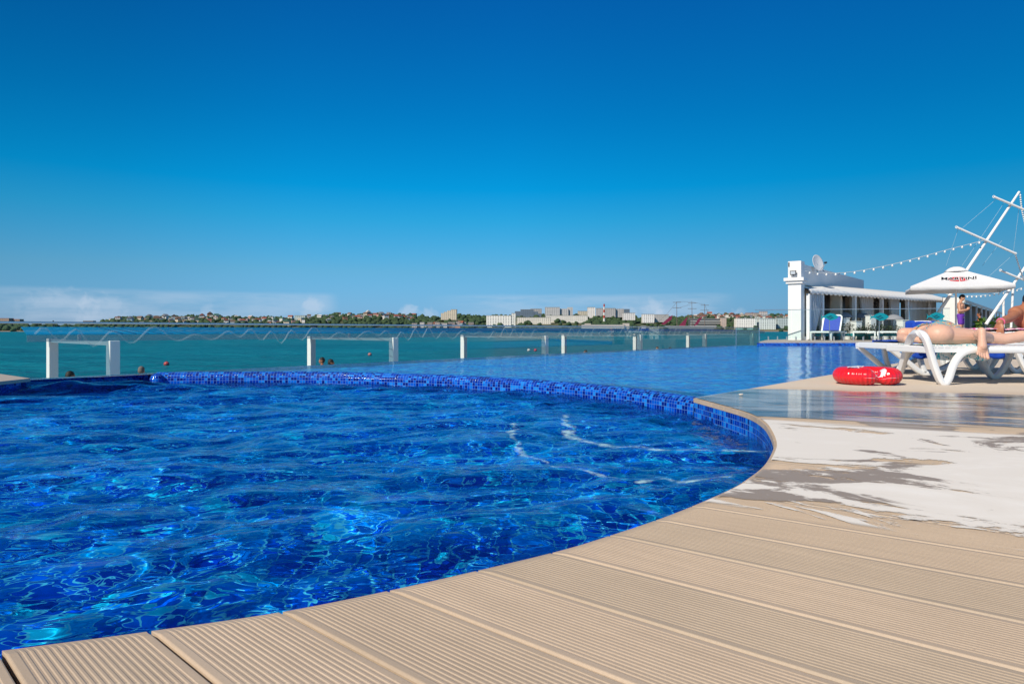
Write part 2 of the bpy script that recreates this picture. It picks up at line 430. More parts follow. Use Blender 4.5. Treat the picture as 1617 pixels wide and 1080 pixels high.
# ------------------------------------------------------------------ water
def grid_water(name, xs, ys, zf, keep, m, to_world=None, attr=None, flip=False):
    X, Y = np.meshgrid(xs, ys, indexing='ij')
    if to_world is not None: WX, WY = to_world(X, Y)
    else: WX, WY = X, Y
    Z = zf(WX, WY)
    nx, ny = X.shape; idx = np.arange(nx*ny).reshape(nx, ny)
    q = np.stack([idx[:-1,:-1], idx[1:,:-1], idx[1:,1:], idx[:-1,1:]], -1).reshape(-1, 4)
    cx = WX.ravel()[q].mean(1); cy = WY.ravel()[q].mean(1)
    q = q[keep(cx, cy)]
    used = np.unique(q); remap = -np.ones(nx*ny, dtype=np.int64); remap[used] = np.arange(len(used)); q = remap[q]
    if flip: q = q[:, ::-1].copy()
    me = bpy.data.meshes.new(name); co = np.stack([WX.ravel()[used], WY.ravel()[used], Z.ravel()[used]], -1).astype(np.float32)
    me.vertices.add(len(co)); me.vertices.foreach_set('co', co.ravel())
    me.loops.add(len(q)*4); me.loops.foreach_set('vertex_index', q.ravel().astype(np.int32))
    me.polygons.add(len(q)); me.polygons.foreach_set('loop_start', np.arange(0, len(q)*4, 4, dtype=np.int32))
    try: me.polygons.foreach_set('loop_total', np.full(len(q), 4, dtype=np.int32))
    except Exception: pass
    me.update(calc_edges=True); me.validate()
    me.polygons.foreach_set('use_smooth', np.ones(len(me.polygons), dtype=bool))
    if attr is not None:
        at_ = me.attributes.new('foam', 'FLOAT', 'POINT'); at_.data.foreach_set('value', attr(co[:,0], co[:,1]).astype(np.float32))
    return link(name, me, m)
def inside(poly, x, y):
    c = np.zeros(x.shape, dtype=bool); n = len(poly); j = n-1
    for i in range(n):
        xi, yi, xj, yj = poly[i][0], poly[i][1], poly[j][0], poly[j][1]
        if abs(yj-yi) > 1e-9: c ^= ((yi > y) != (yj > y)) & (x < (xj-xi)*(y-yi)/(yj-yi)+xi)
        j = i
    return c
def segdist(x, y, P):
    d_ = np.full(x.shape, 1e9)
    for i in range(len(P)-1):
        ax, ay, bx, by = P[i][0], P[i][1], P[i+1][0], P[i+1][1]
        L = (bx-ax)**2+(by-ay)**2; tt = np.clip(((x-ax)*(bx-ax)+(y-ay)*(by-ay))/L, 0, 1)
        d_ = np.minimum(d_, np.hypot(x-ax-tt*(bx-ax), y-ay-tt*(by-ay)))
    return d_
sm = lambda x: np.clip(x, 0, 1)**2*(3-2*np.clip(x, 0, 1))
TUBZ = -0.135
open_a, open_b = on(48, 599, -0.03), DIV[0]
tub_poly = [(p.x, p.y) for p in RIM] + [(open_a.x, open_a.y)] + [(p.x, p.y) for p in DIV]
cxm = sum(p[0] for p in tub_poly)/len(tub_poly); cym = sum(p[1] for p in tub_poly)/len(tub_poly)
def tub_z(x, y):
    wx = x+0.28*perlin(x*1.3+7, y*1.3, 1)+0.07*perlin(x*4.2, y*4.2, 2); wy = y+0.28*perlin(x*1.3, y*1.3+9, 3)+0.07*perlin(x*4.2+3, y*4.2, 4)
    c_, s_ = math.cos(0.35), math.sin(0.35); u = wx*c_+wy*s_; v = -wx*s_+wy*c_
    z = 0.034*perlin(u*1.0, v*1.7, 5)+0.024*perlin(u*2.2, v*3.4, 6)
    z = z+0.015*perlin(u*3.6, v*5.0, 8)+0.0060*perlin(u*7.5, v*9.5, 9)+0.0012*perlin(u*16, v*19, 10)
    # a taller swell breaking towards the opening
    q = np.hypot((x+4.1)/0.95, (y-6.95-0.12*np.sin(x*3))/0.34); z = z+0.115*np.exp(-q*q)*(0.75+0.5*perlin(x*2.6, y*3.2, 12))
    q = np.hypot((x+4.9)/1.0, (y-5.9)/0.34); z = z+0.06*np.exp(-q*q)
    dl = y-(13.5+1.265*x)      # <0 inside the edge
    s2 = sm((dl+0.9)/0.75)*sm((-3.9-x)/0.5)
    return TUBZ*(1-s2)-0.035*s2+z*(1-0.85*s2)
foam_lines = [([(893,655),(890,668),(900,684),(925,697),(965,703),(1010,709),(1060,714),(1130,716),(1200,716)], 0.022, 0.08),
              ([(812,668),(808,690),(822,706),(842,718),(870,732),(900,742),(935,749),(975,753)], 0.013, 0.05), ([(1012,762),(1045,752),(1062,756),(1085,762),(1160,760)], 0.02, 0.06)]
foam_w = [([on(px, py, TUBZ) for px, py in L], a, b) for L, a, b in foam_lines]
def foam(x, y):
    wx = x+0.05*perlin(x*5, y*5, 21)+0.02*perlin(x*14, y*14, 22); wy = y+0.05*perlin(x*5+5, y*5, 23)+0.02*perlin(x*14, y*14, 24)
    out = np.zeros(x.shape)
    for L, a, b in foam_w:
        d_ = segdist(wx, wy, L); w = a+(b-a)*(0.5+0.9*perlin(x*2.7, y*2.7, 25))
        out = np.maximum(out, 1-np.clip(d_/np.maximum(w, 0.008), 0, 1))
    return out*(0.65+0.9*perlin(x*9, y*9, 26))
m, t, b = new_mat('whirlpool_water')
def water_bsdf(t, rough, tint, refl, cap):
    rf = t.node('ShaderNodeBsdfRefraction'); rf.inputs['IOR'].default_value = 1.333; rf.inputs['Roughness'].default_value = rough; rf.inputs['Color'].default_value = (*tint, 1)
    gl = t.node('ShaderNodeBsdfGlossy'); gl.inputs['Roughness'].default_value = rough+0.01; gl.inputs['Color'].default_value = (0.72, 0.93, 1, 1)
    fr = t.node('ShaderNodeFresnel'); fr.inputs[0].default_value = 1.333
    mx = t.node('ShaderNodeMixShader'); t.l.new(t.math('MINIMUM', t.math('MULTIPLY', fr.outputs[0], refl), cap), mx.inputs[0]); t.l.new(rf.outputs[0], mx.inputs[1]); t.l.new(gl.outputs[0], mx.inputs[2])
    return mx, (rf, gl, fr)
b, nn = water_bsdf(t, 0.0, (0.66, 0.97, 1.0), 0.85, 0.55)
pos = t.node('ShaderNodeNewGeometry').outputs['Position']
fa = t.node('ShaderNodeAttribute', {'attribute_name': 'foam'}).outputs['Fac']
pw = t.mapping(pos, (1, 1.45, 1), rot=(0, 0, 0.35))
bn = t.bump(t.noise(pw, 12, 1, 0.5, 0.9), 0.28, 0.012)
for n_ in nn: t.put(n_, 'Normal', bn)
fb = t.node('ShaderNodeBsdfDiffuse'); fb.inputs[0].default_value = (0.50, 0.78, 0.80, 1)
mixs = t.node('ShaderNodeMixShader')
fn = t.math('MULTIPLY', t.math('ADD', fa, t.math('MULTIPLY_ADD', t.noise(pos, 26, 6, 0.75), 1.9, -0.95)), t.smooth(fa, 0.05, 0.3))
t.l.new(t.math('MULTIPLY', t.smooth(fn, 0.18, 1.05), 0.75), mixs.inputs[0]); t.l.new(b.outputs[0], mixs.inputs[1]); t.l.new(fb.outputs[0], mixs.inputs[2])
out = m.node_tree.nodes['Material Output']; t.l.new(mixs.outputs[0], out.inputs[0])
M_tub = m
tubw = grid_water('whirlpool_water', np.arange(-9.2, 1.5, 0.0145), np.arange(0.3, 8.4, 0.0145), tub_z,
    lambda x, y: inside(tub_poly, x+(cxm-x)*0.008, y+(cym-y)*0.008) & (y < 13.5+1.265*x+0.02), M_tub, attr=foam)
tag(tubw, kind='structure')
BIGZ = -0.03
def big_z(x, y):
    z = 0.016*perlin(x*0.75+0.2*perlin(x, y, 31), y*0.9, 32)+0.008*perlin(x*1.9, y*2.3, 33)+0.0040*perlin(x*4.2, y*5.2, 34)+0.0012*perlin(x*9, y*10, 35)
    dl = (13.5+1.265*x-y)/1.612
    return BIGZ+z*(0.15+0.85*np.clip(dl/1.2, 0, 1))*0.8
m, t, b = new_mat('pool_water')
b, nn = water_bsdf(t, 0.01, (0.6, 0.97, 1.0), 0.75, 0.58)
pos = t.node('ShaderNodeNewGeometry').outputs['Position']
bn = t.bump(t.noise(t.mapping(pos, (1, 1.3, 1)), 7, 3, 0.55), 0.35, 0.02)
for n_ in nn: t.put(n_, 'Normal', bn)
t.l.new(b.outputs[0], m.node_tree.nodes['Material Output'].inputs[0])
M_big = m
big_poly = [(-9.5, on_line(13.5, -9.5)), (7.35, on_line(13.5, 7.35)), (7.6, FARY+0.4), (16.2, FARY+0.05)] + [(p.x+0.03, p.y-0.03) for p in BANK[::-1]] + [(p.x, p.y+0.04) for p in DIV[::-1]]
def tw(u, v): return u*Dv.x+v*Nv.x, u*Dv.y+v*Nv.y
bigw = grid_water('pool_water', np.arange(2, 31, 0.05), np.arange(-9.2, 0.6, 0.045), big_z, lambda x, y: inside(big_poly, x, y) & (y < 13.5+1.265*x+0.03), M_big, tw, flip=True)
tag(bigw, kind='structure')
for o_ in (tubw, bigw): o_.cycles.is_caustics_caster = True
sd.cycles.is_caustics_light = True
for n_ in ('pool_floor', 'whirlpool_wall', 'divider_wall', 'pool_side_wall', 'far_pool_wall', 'infinity_edge_tiles'): bpy.data.objects[n_].cycles.is_caustics_receiver = True
# ---- sea
SEA = -2.6
m, t, b = new_mat('sea_water')
pos = t.node('ShaderNodeNewGeometry').outputs['Position']
big_n = t.noise(t.mapping(pos, (0.02, 0.05, 1)), 1.0, 4, 0.6)
chop = t.noise(t.mapping(pos, (0.35, 1.1, 1)), 0.9, 5, 0.7)
t.put(b, 'Base Color', t.mix(t.smooth(t.math('ADD', t.math('MULTIPLY', big_n, 0.5), t.math('MULTIPLY', chop, 0.5)), 0.38, 0.62), (0.0, 0.115, 0.16), (0.003, 0.20, 0.25)))
t.put(b, 'Roughness', 0.35); b.inputs['Specular IOR Level'].default_value = 0.10; b.inputs['IOR'].default_value = 1.333
hh = t.math('ADD', t.math('ADD', t.noise(t.mapping(pos, (0.7, 1.6, 1)), 0.55, 4, 0.6), t.math('MULTIPLY', t.noise(t.mapping(pos, (0.12, 0.3, 1)), 1.0, 3, 0.5), 3.0)), t.math('MULTIPLY', t.noise(pos, 3.0, 3, 0.5), 0.2))
t.put(b, 'Normal', t.bump(hh, 1.0, 0.9))
me = mesh_from([(-9000, -300, SEA), (9000, -300, SEA), (9000, 9000, SEA), (-9000, 9000, SEA)], [(0,1,2,3)], 'sea'); tag(link('sea', me, m), kind='structure')

# ---- wet film on the boards: a flat sheet whose edges are cut by noise
m, t, b = new_mat('wet_film')
pos = t.node('ShaderNodeNewGeometry').outputs['Position']; o = t.sep(pos)
dxn = t.math('ADD', o[0], 8.5); dyn = t.math('SUBTRACT', o[1], 8.5)
angd = t.math('MULTIPLY', t.math('ARCTAN2', dyn, dxn), 180/math.pi)
rad = t.math('SQRT', t.math('ADD', t.math('MULTIPLY', dxn, dxn), t.math('MULTIPLY', dyn, dyn)))
cv = t.node('ShaderNodeCombineXYZ'); t.l.new(t.math('MULTIPLY', angd, 0.55), cv.inputs[0]); t.l.new(t.math('MULTIPLY', rad, 1.25), cv.inputs[1])
na = t.noise(cv.outputs[0], 1.15, 7, 0.66, 0.9); nb = t.noise(t.mapping(cv.outputs[0], (1,1,1), (7,3,0)), 0.9, 6, 0.62, 0.6); nc = t.noise(t.mapping(cv.outputs[0], (3.5,0.5,1)), 1.0, 3, 0.5)
white = t.math('MULTIPLY', t.smooth(angd, -36.2, -36.0), t.math('SUBTRACT', 1.0, t.smooth(t.math('ADD', angd, t.math('MULTIPLY', nc, 2.0)), -25.6, -25.0)))
white = t.math('MULTIPLY', white, t.smooth(t.math('ADD', na, t.math('MULTIPLY', t.smooth(angd, -34.8, -29.5), 0.09)), 0.474, 0.512))
edge_in = t.smooth(rad, 10.86, 11.0)
white = t.math('MULTIPLY', white, edge_in)
dampz = t.math('MULTIPLY', t.math('MULTIPLY', t.smooth(nb, 0.50, 0.54), t.smooth(angd, -35.9, -35.8)), t.math('SUBTRACT', 1.0, t.smooth(angd, -24.5, -24.0)))
pud = t.math('MULTIPLY', t.smooth(t.math('ADD', angd, t.math('MULTIPLY', nc, 3.2)), -24.2, -23.6), t.math('SUBTRACT', 1.0, t.smooth(t.math('ADD', angd, t.math('MULTIPLY', nb, 2.5)), -14.9, -14.1)))
pud = t.math('MULTIPLY', pud, t.smooth(t.math('ADD', nc, t.math('MULTIPLY', nb, 0.4)), 0.56, 0.62))
dif = t.node('ShaderNodeBsdfPrincipled'); 
t.put(dif, 'Base Color', t.mix(t.smooth(na, 0.5, 0.7), (0.84, 0.77, 0.68), (0.91, 0.85, 0.77))); dif.inputs['Roughness'].default_value = 0.55; 
dif.inputs['Specular IOR Level'].default_value = 0.3
trn = t.node('ShaderNodeBsdfTransparent')
dmp = t.node('ShaderNodeBsdfPrincipled'); dmp.inputs['Base Color'].default_value = (0.36, 0.30, 0.255, 1); dmp.inputs['Roughness'].default_value = 0.55; dmp.inputs['Specular IOR Level'].default_value = 0.2
gl = t.node('ShaderNodeBsdfGlossy'); gl.inputs['Roughness'].default_value = 0.03; gl.inputs[0].default_value = (1,1,1,1)
ridge = t.math('SINE', t.math('MULTIPLY', angd, 2*math.pi*17/DA))
gn = t.bump(t.math('ADD', t.math('MULTIPLY', ridge, 0.15), t.noise(t.mapping(cv.outputs[0], (8,0.6,1)), 3.0, 3, 0.5)), 0.10, 0.006); t.l.new(gn, gl.inputs['Normal'])
fr = t.node('ShaderNodeFresnel'); fr.inputs[0].default_value = 1.33
m1 = t.node('ShaderNodeMixShader'); t.l.new(t.math('MULTIPLY', dampz, 0.85), m1.inputs[0]); t.l.new(trn.outputs[0], m1.inputs[1]); t.l.new(dmp.outputs[0], m1.inputs[2])
m2 = t.node('ShaderNodeMixShader'); t.l.new(t.math('MAXIMUM', white, t.math('MULTIPLY', t.math('MULTIPLY', pud, t.smooth(nb, 0.36, 0.6)), 0.5)), m2.inputs[0]); t.l.new(m1.outputs[0], m2.inputs[1]); t.l.new(dif.outputs[0], m2.inputs[2])
m3 = t.node('ShaderNodeMixShader'); t.l.new(t.math('MULTIPLY', t.math('MULTIPLY', fr.outputs[0], 0.92, clamp=True), pud), m3.inputs[0]); t.l.new(m2.outputs[0], m3.inputs[1]); t.l.new(gl.outputs[0], m3.inputs[2])
t.l.new(m3.outputs[0], m.node_tree.nodes['Material Output'].inputs[0])
vs_, fs_ = [], []
angs = np.linspace(-36.7, -13.0, 70)
for i, a in enumerate(angs):
    s0, d_ = ray_hits(R(a)); p = FC+d_*(s0+0.012); q = FC+d_*(s0+9)
    vs_ += [(p.x, p.y, 0.002), (q.x, q.y, 0.002)]
    if i: fs_.append((2*i-2, 2*i-1, 2*i+1, 2*i))
tag(link('puddle', mesh_from(vs_, fs_, 'puddle'), m), kind='structure')
# ================================================================== objects
def glass_mat(name, tint, refl=1.0, op=0.0):
    m, t, b = new_mat(name)
    tr = t.node('ShaderNodeBsdfTransparent'); tr.inputs[0].default_value = (*tint, 1)
    gl = t.node('ShaderNodeBsdfGlossy'); gl.inputs['Roughness'].default_value = 0.02
    fr = t.node('ShaderNodeFresnel'); fr.inputs[0].default_value = 1.3
    mx = t.node('ShaderNodeMixShader'); t.l.new(t.math('MULTIPLY', fr.outputs[0], refl, clamp=True), mx.inputs[0])
    t.l.new(tr.outputs[0], mx.inputs[1]); t.l.new(gl.outputs[0], mx.inputs[2])
    df = t.node('ShaderNodeBsdfDiffuse'); df.inputs[0].default_value = (0.5, 0.6, 0.62, 1)
    m2 = t.node('ShaderNodeMixShader'); pos = t.node('ShaderNodeTexCoord').outputs['Object']
    t.l.new(t.math('MULTIPLY', t.noise(pos, 2.5, 5, 0.7), op*2), m2.inputs[0]); t.l.new(mx.outputs[0], m2.inputs[1]); t.l.new(df.outputs[0], m2.inputs[2])
    t.l.new(m2.outputs[0], m.node_tree.nodes['Material Output'].inputs[0])
    return m
M_glass = glass_mat('clear_glass', (0.93, 0.98, 0.98), 0.3, 0.003)
M_white = plain('white_paint', (0.80, 0.80, 0.79), 0.45, 0.05, 3, bump=0.08, bscale=30)
M_plast = plain('white_plastic', (0.82, 0.82, 0.81), 0.28, 0.04, 4, sss=0.0)
M_steel = plain('brushed_steel', (0.62, 0.63, 0.64), 0.3, 0.08, 20, metal=0.9)
M_dark = plain('dark_metal', (0.02, 0.02, 0.022), 0.5, 0.2, 10)
M_canvas = plain('white_canvas', (0.80, 0.79, 0.77), 0.8, 0.05, 2, bump=0.15, bscale=12)
M_black = plain('black_rubber', (0.015, 0.015, 0.015), 0.7)
def Xl(a, x_px):                         # point of the line Y = a+1.265X seen at column x_px
    Y = a*852.0/(1660-x_px); return Vector(((x_px-808.5)*Y/F, Y, 0))
def pix(k0, dk, k): return 1660-1/(k0+dk*k)
ANG = math.atan2(Dv.y, Dv.x)
# ---- catch channel and lower terrace beyond the edge
def ribbon(name, a0, a1, y0, y1, z0, z1, m):
    c = [Vector(((y0-a0)/1.265, y0, z1)), Vector(((y1-a0)/1.265, y1, z1)), Vector(((y1-a1)/1.265, y1, z1)), Vector(((y0-a1)/1.265, y0, z1))]
    mb = MB(); mb.poly([(p.x, p.y, z0) for p in c], z1-z0, (0,0,1)); return tag(mb.build(name, m), kind='structure')
ribbon('overflow_channel', 13.7, 17.0, 2, 23.6, -2.6, -0.62, M_conc)
ribbon('lower_terrace', 17.01, 33, 2, 52, -3.2, -2.2, M_conc)
# ---- glass balustrade along the pool
A_R = 16.7
bal = thing('glass_balustrade', Xl(A_R, 126)+Vector((0,0,-0.55)), 'long clear glass balustrade with slim steel handrail beyond the infinity edge', 'balustrade', ANG)
inv = lambda o, p: Matrix.Rotation(-o.rotation_euler.z, 4, 'Z') @ (Vector(p)-o.location)
ks = list(range(-2, 15))
for k in ks[:-1]:
    p, q = Xl(A_R, pix(.000652, .0001075, k)), Xl(A_R, pix(.000652, .0001075, k+1))
    p, q = inv(bal, p+Vector((0,0,-.55))), inv(bal, q+Vector((0,0,-.55)))
    mb = MB(); mb.box(((p.x+q.x)/2, 0, 0.56), (q.x-p.x-0.014, 0.014, 1.10)); mb.build('glass_panel', M_glass, bal)
p, q = inv(bal, Xl(A_R, pix(.000652,.0001075,-2))+Vector((0,0,-.55))), inv(bal, Xl(A_R, pix(.000652,.0001075,14))+Vector((0,0,-.55)))
mb = MB(); mb.box(((p.x+q.x)/2, 0, 1.125), (q.x-p.x, 0.045, 0.03)); mb.build('handrail', M_steel, bal, bevel=0.006)
END = Xl(A_R, pix(.000652,.0001075,14))
# returning glass end beside the far terrace
e2 = thing('glass_screen', Vector((7.85, 22.75, -0.03)), 'square glass screen closing the balustrade where it meets the far terrace', 'glass screen', R(-8))
mb = MB(); mb.box((0, 0, 0.27), (0.72, 0.016, 0.60)); mb.build('glass_panel', glass_mat('green_glass', (0.62, 0.86, 0.86), 0.8, 0.05), e2)
for e_ in (-.37, .37): mb = MB(); mb.box((e_, 0, 0.27), (0.02, 0.03, 0.62)); mb.build('edge_trim', M_steel, e2)
# ---- loops of reflected light on the balustrade, shaped as a thin wavy tube
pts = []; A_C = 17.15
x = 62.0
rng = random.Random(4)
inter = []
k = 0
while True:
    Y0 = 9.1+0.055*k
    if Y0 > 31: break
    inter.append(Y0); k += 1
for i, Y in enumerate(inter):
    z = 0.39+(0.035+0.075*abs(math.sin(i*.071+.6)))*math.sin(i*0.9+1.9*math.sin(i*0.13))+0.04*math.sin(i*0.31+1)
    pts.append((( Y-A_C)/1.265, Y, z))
M_loops = plain('reflected_light', (0.72, 0.78, 0.80), 0.35, 0.1, 20, alpha=0.15)
mb = MB(); mb.tube(pts, 0.012, 6, up=(0.785,-0.62,0.01)); tag(mb.build('light_loops', M_loops, smooth=True), 'pale wavy tube shaped as loops of reflected light behind the glass balustrade', 'reflected light')

# ---- blue canopies on white frames over the lower terrace
M_blue, t, b = new_mat('blue_polycarbonate'); b.inputs['Base Color'].default_value = (0.0, 0.33, 0.62, 1); b.inputs['Roughness'].default_value = 0.35
tr = t.node('ShaderNodeBsdfTransparent'); tr.inputs[0].default_value = (0.62, 0.86, 0.97, 1); mx = t.node('ShaderNodeMixShader'); t.put(mx, 'i0', t.math('MULTIPLY_ADD', t.noise(t.node('ShaderNodeTexCoord').outputs['Object'], 1.5, 3), 0.2, 0.42))
t.l.new(b.outputs[0], mx.inputs[1]); t.l.new(tr.outputs[0], mx.inputs[2]); t.l.new(mx.outputs[0], M_blue.node_tree.nodes['Material Output'].inputs[0])
M_rib = plain('navy_rib', (0.0, 0.03, 0.12), 0.5)
M_fas = plain('frosted_fascia', (0.36, 0.46, 0.50), 0.5, 0.1, 2, alpha=0.38)
can = thing('terrace_canopy', Xl(21, 50)+Vector((0,0,.39)), 'long low canopy of blue translucent sheets with dark slanting ribs over the seaside terrace', 'canopy')
ys = [Xl(21, 42).y]+[12.07+5.15*k for k in range(1, 6)]+[39.5]
SH = 3.05/12.07
def can_pt(Y, far, dz=0.0):
    if far: Yf = 14.7+(Y-11.1)*1.03+0*Y; return Vector(((Yf-28)/1.265, Yf, 0.535+dz))-can.location
    return Vector(((Y-21)/1.265, Y, 0.40+dz))-can.location
for i in range(len(ys)-1):
    a, b_ = ys[i], ys[i+1]
    mb = MB(); P = [can_pt(a, 0), can_pt(b_-.01, 0), can_pt(b_-.01, 1), can_pt(a, 1)]; mb.poly(P, 0.012, (0,0,1)); pn = mb.build('roof_sheet', M_blue, can)
    mb = MB(); mb.poly([can_pt(a,0,-.006), can_pt(b_-.01,0,-.006), can_pt(b_-.01,0,-.115), can_pt(a,0,-.115)], 0.008, tuple(Nv)); mb.build('fascia', M_fas, can)
    mb = MB(); Y = a if i else 12.2
    while Y < b_-0.1:
        p, q = can_pt(Y, 0, 0.016), can_pt(Y, 1, 0.016); mb.bar(p, q, 0.018, 0.006); Y += 0.175
    mb.build('ribs', M_rib, pn)
names = ['leftmost white portal frame under the blue canopy, its crossbeam in view', 'second white portal frame from the left, bathers standing inside it', 'third white portal frame from the left with slat shadows on its post',
         'fourth white portal frame from the left, wide apart posts near the red and white buoys', 'fifth white portal frame from the left behind two bathing heads', 'rightmost white portal frame near the glass screen end']
for k in range(6):
    n_ = Xl(21, pix(.000675,.000288,k)); f_ = Xl(28, pix(.000634,.000222,k))
    fr = thing('portal_frame', Vector((n_.x, n_.y, -2.2)), names[k], 'canopy frame', 0, 'white portal frames holding the blue canopy')
    o_ = f_-n_
    for q, w in ((Vector((0,0,0)), .17), (o_, .18)):
        mb = MB(); mb.box((q.x, q.y, 1.245), (w, w, 2.49), ANG); mb.build('post', M_white, fr, bevel=0.01)
    d_ = o_.normalized()
    mb = MB(); mb.bar(Vector((0,0,2.44))+d_*0.14, o_+Vector((0,0,2.44))-d_*0.13, 0.10, 0.07); mb.build('crossbeam', M_white, fr)
    mb = MB(); c_ = o_*0.5; mb.box((c_.x, c_.y, 2.535), (0.05, 0.05, 0.11), ANG); mb.build('strut', M_white, fr)

# ================================================================== people
def skin_mat(name, c): return plain(name, c, 0.48, 0.10, 14, sss=0.06, bump=0.1, bscale=90)
M_tan = skin_mat('tanned_skin', (0.58, 0.30, 0.19)); M_fair = skin_mat('fair_skin', (0.68, 0.405, 0.295)); M_brown = skin_mat('deep_tan_skin', (0.42, 0.165, 0.085))
M_hair = plain('dark_hair', (0.014, 0.010, 0.008), 0.6, 0.3, 30, bump=0.5, bscale=90)
class Body:
    def __init__(s): s.mb = MB()
    def cap(s, a, b, r1, r2=None):
        a, b = Vector(a), Vector(b); r2 = r1 if r2 is None else r2
        L = (b-a).length; n = max(2, int(L/max(min(r1, r2)*0.35, 0.004)))
        n = min(n, 14)
        s.mb.ball(a, r1, 2); s.mb.ball(b, r2, 2); s.mb.cyl(a, b, r1, r2, 16); return s
    def ell(s, c, rr, rot=None): s.mb.ball(c, 1.0, 3, rr, rot); return s
    def limb(s, pts, rs):
        for i in range(len(pts)-1): s.cap(pts[i], pts[i+1], rs[i], rs[i+1])
        return s
    def head(s, c, fwd, up=(0,0,1), k=1.0):
        """skull, jaw, nose, brow, chin and ears round c, looking along fwd"""
        f = Vector(fwd).normalized(); u = Vector(up); u = (u-f*u.dot(f)).normalized(); l = u.cross(f)
        M = Matrix((f, l, u)).transposed(); c = Vector(c)
        P = lambda x, y, z: c+(f*x+l*y+u*z)*k
        s.ell(P(-.008,0,.02), (.098*k,.076*k,.095*k), M); s.ell(P(.028,0,-.055), (.062*k,.055*k,.055*k), M)
        s.ell(P(.072,0,-.092), (.022*k,.026*k,.018*k), M); s.cap(P(.088,0,.012), P(.108,0,-.024), .009*k, .015*k)
        s.cap(P(.078,-.035,.03), P(.078,.035,.03), .014*k); s.ell(P(.086,0,-.062), (.012*k,.026*k,.011*k), M)
        for e in (-1, 1): s.ell(P(-.005, e*.078, -.012), (.020*k,.010*k,.032*k), M); s.ell(P(.062, e*.04, -.022), (.03*k,.026*k,.028*k), M)
        s.hd = (P, M, k); return s
    def hand(s, wrist, d, palm_n, curl=0.5, k=1.0, side=1):
        """palm and five separate fingers: d along the hand, palm_n out of the palm"""
        d = Vector(d).normalized(); n = Vector(palm_n); n = (n-d*n.dot(d)).normalized(); w = d.cross(n)*side; wr = Vector(wrist)
        M = Matrix((d, w, n)).transposed()
        s.ell(wr+d*.05*k, (.055*k, .042*k, .016*k), M)
        for j, (off, L) in enumerate(((-.030, .068), (-.010, .078), (.010, .073), (.029, .056))):
            b = wr+d*.088*k+w*off*k; c1 = curl*(0.8+0.1*j)
            p1 = b+(d*math.cos(c1)+n*math.sin(c1))*L*.45*k; p2 = p1+(d*math.cos(c1*2)+n*math.sin(c1*2))*L*.32*k; p3 = p2+(d*math.cos(c1*2.7)+n*math.sin(c1*2.7))*L*.25*k
            s.limb([b-d*.02*k, p1, p2, p3], [.0095*k, .009*k, .008*k, .007*k])
        t0 = wr+d*.02*k-w*.03*k; t1 = t0+(d*.75-w*.6+n*.3).normalized()*.04*k; t2 = t1+(d*.9-w*.15+n*.5).normalized()*.032*k
        s.limb([t0, t1, t2], [.014*k, .011*k, .008*k]); return s
    def build(s, name, m, voxel, parent=None, smooth=4):
        me = bpy.data.meshes.new(name); s.mb.bm.to_mesh(me); s.mb.bm.free()
        o = bpy.data.objects.new(name, me); col.objects.link(o)
        r = o.modifiers.new('r', 'REMESH'); r.mode = 'VOXEL'; r.voxel_size = voxel; r.use_smooth_shade = True
        sm_ = o.modifiers.new('s', 'SMOOTH'); sm_.factor = 0.5; sm_.iterations = smooth
        dg = bpy.context.evaluated_depsgraph_get(); dg.update()
        nm = bpy.data.meshes.new_from_object(o.evaluated_get(dg)); nm.name = name
        bpy.data.objects.remove(o); bpy.data.meshes.remove(me)
        nm.polygons.foreach_set('use_smooth', [True]*len(nm.polygons)); nm.materials.clear()
        return link(name, nm, m, parent)
def face_bits(parent, P, M, k):
    """eyes as small parts of the head"""
    for e in (-1, 1):
        mb = MB(); mb.ball(P(.083, e*.032, .004), .0105*k, 2, (0.7, 1.3, 0.8), M); mb.build('eye', plain('eye_dark', (0.03, 0.02, 0.015), 0.2), parent, True)
    mb = MB(); mb.ball(P(.096, 0, -.060), .02*k, 2, (0.25, 1.0, 0.22), M); mb.build('mouth', plain('lips', (0.34, 0.12, 0.09), 0.5), parent, True)
def hair_cap(parent, P, M, k, m=None, long=0.0):
    b = Body(); b.ell(P(-.016, 0, .038), (.100*k, .083*k, .094*k), M); b.ell(P(-.045, 0, .0), (.075*k, .080*k, .09*k), M)
    if long: b.ell(P(-.08, 0, -.06), (.05*k, .075*k, .09*k), M)
    return b.build('hair', m or M_hair, .008*k, parent, 3)
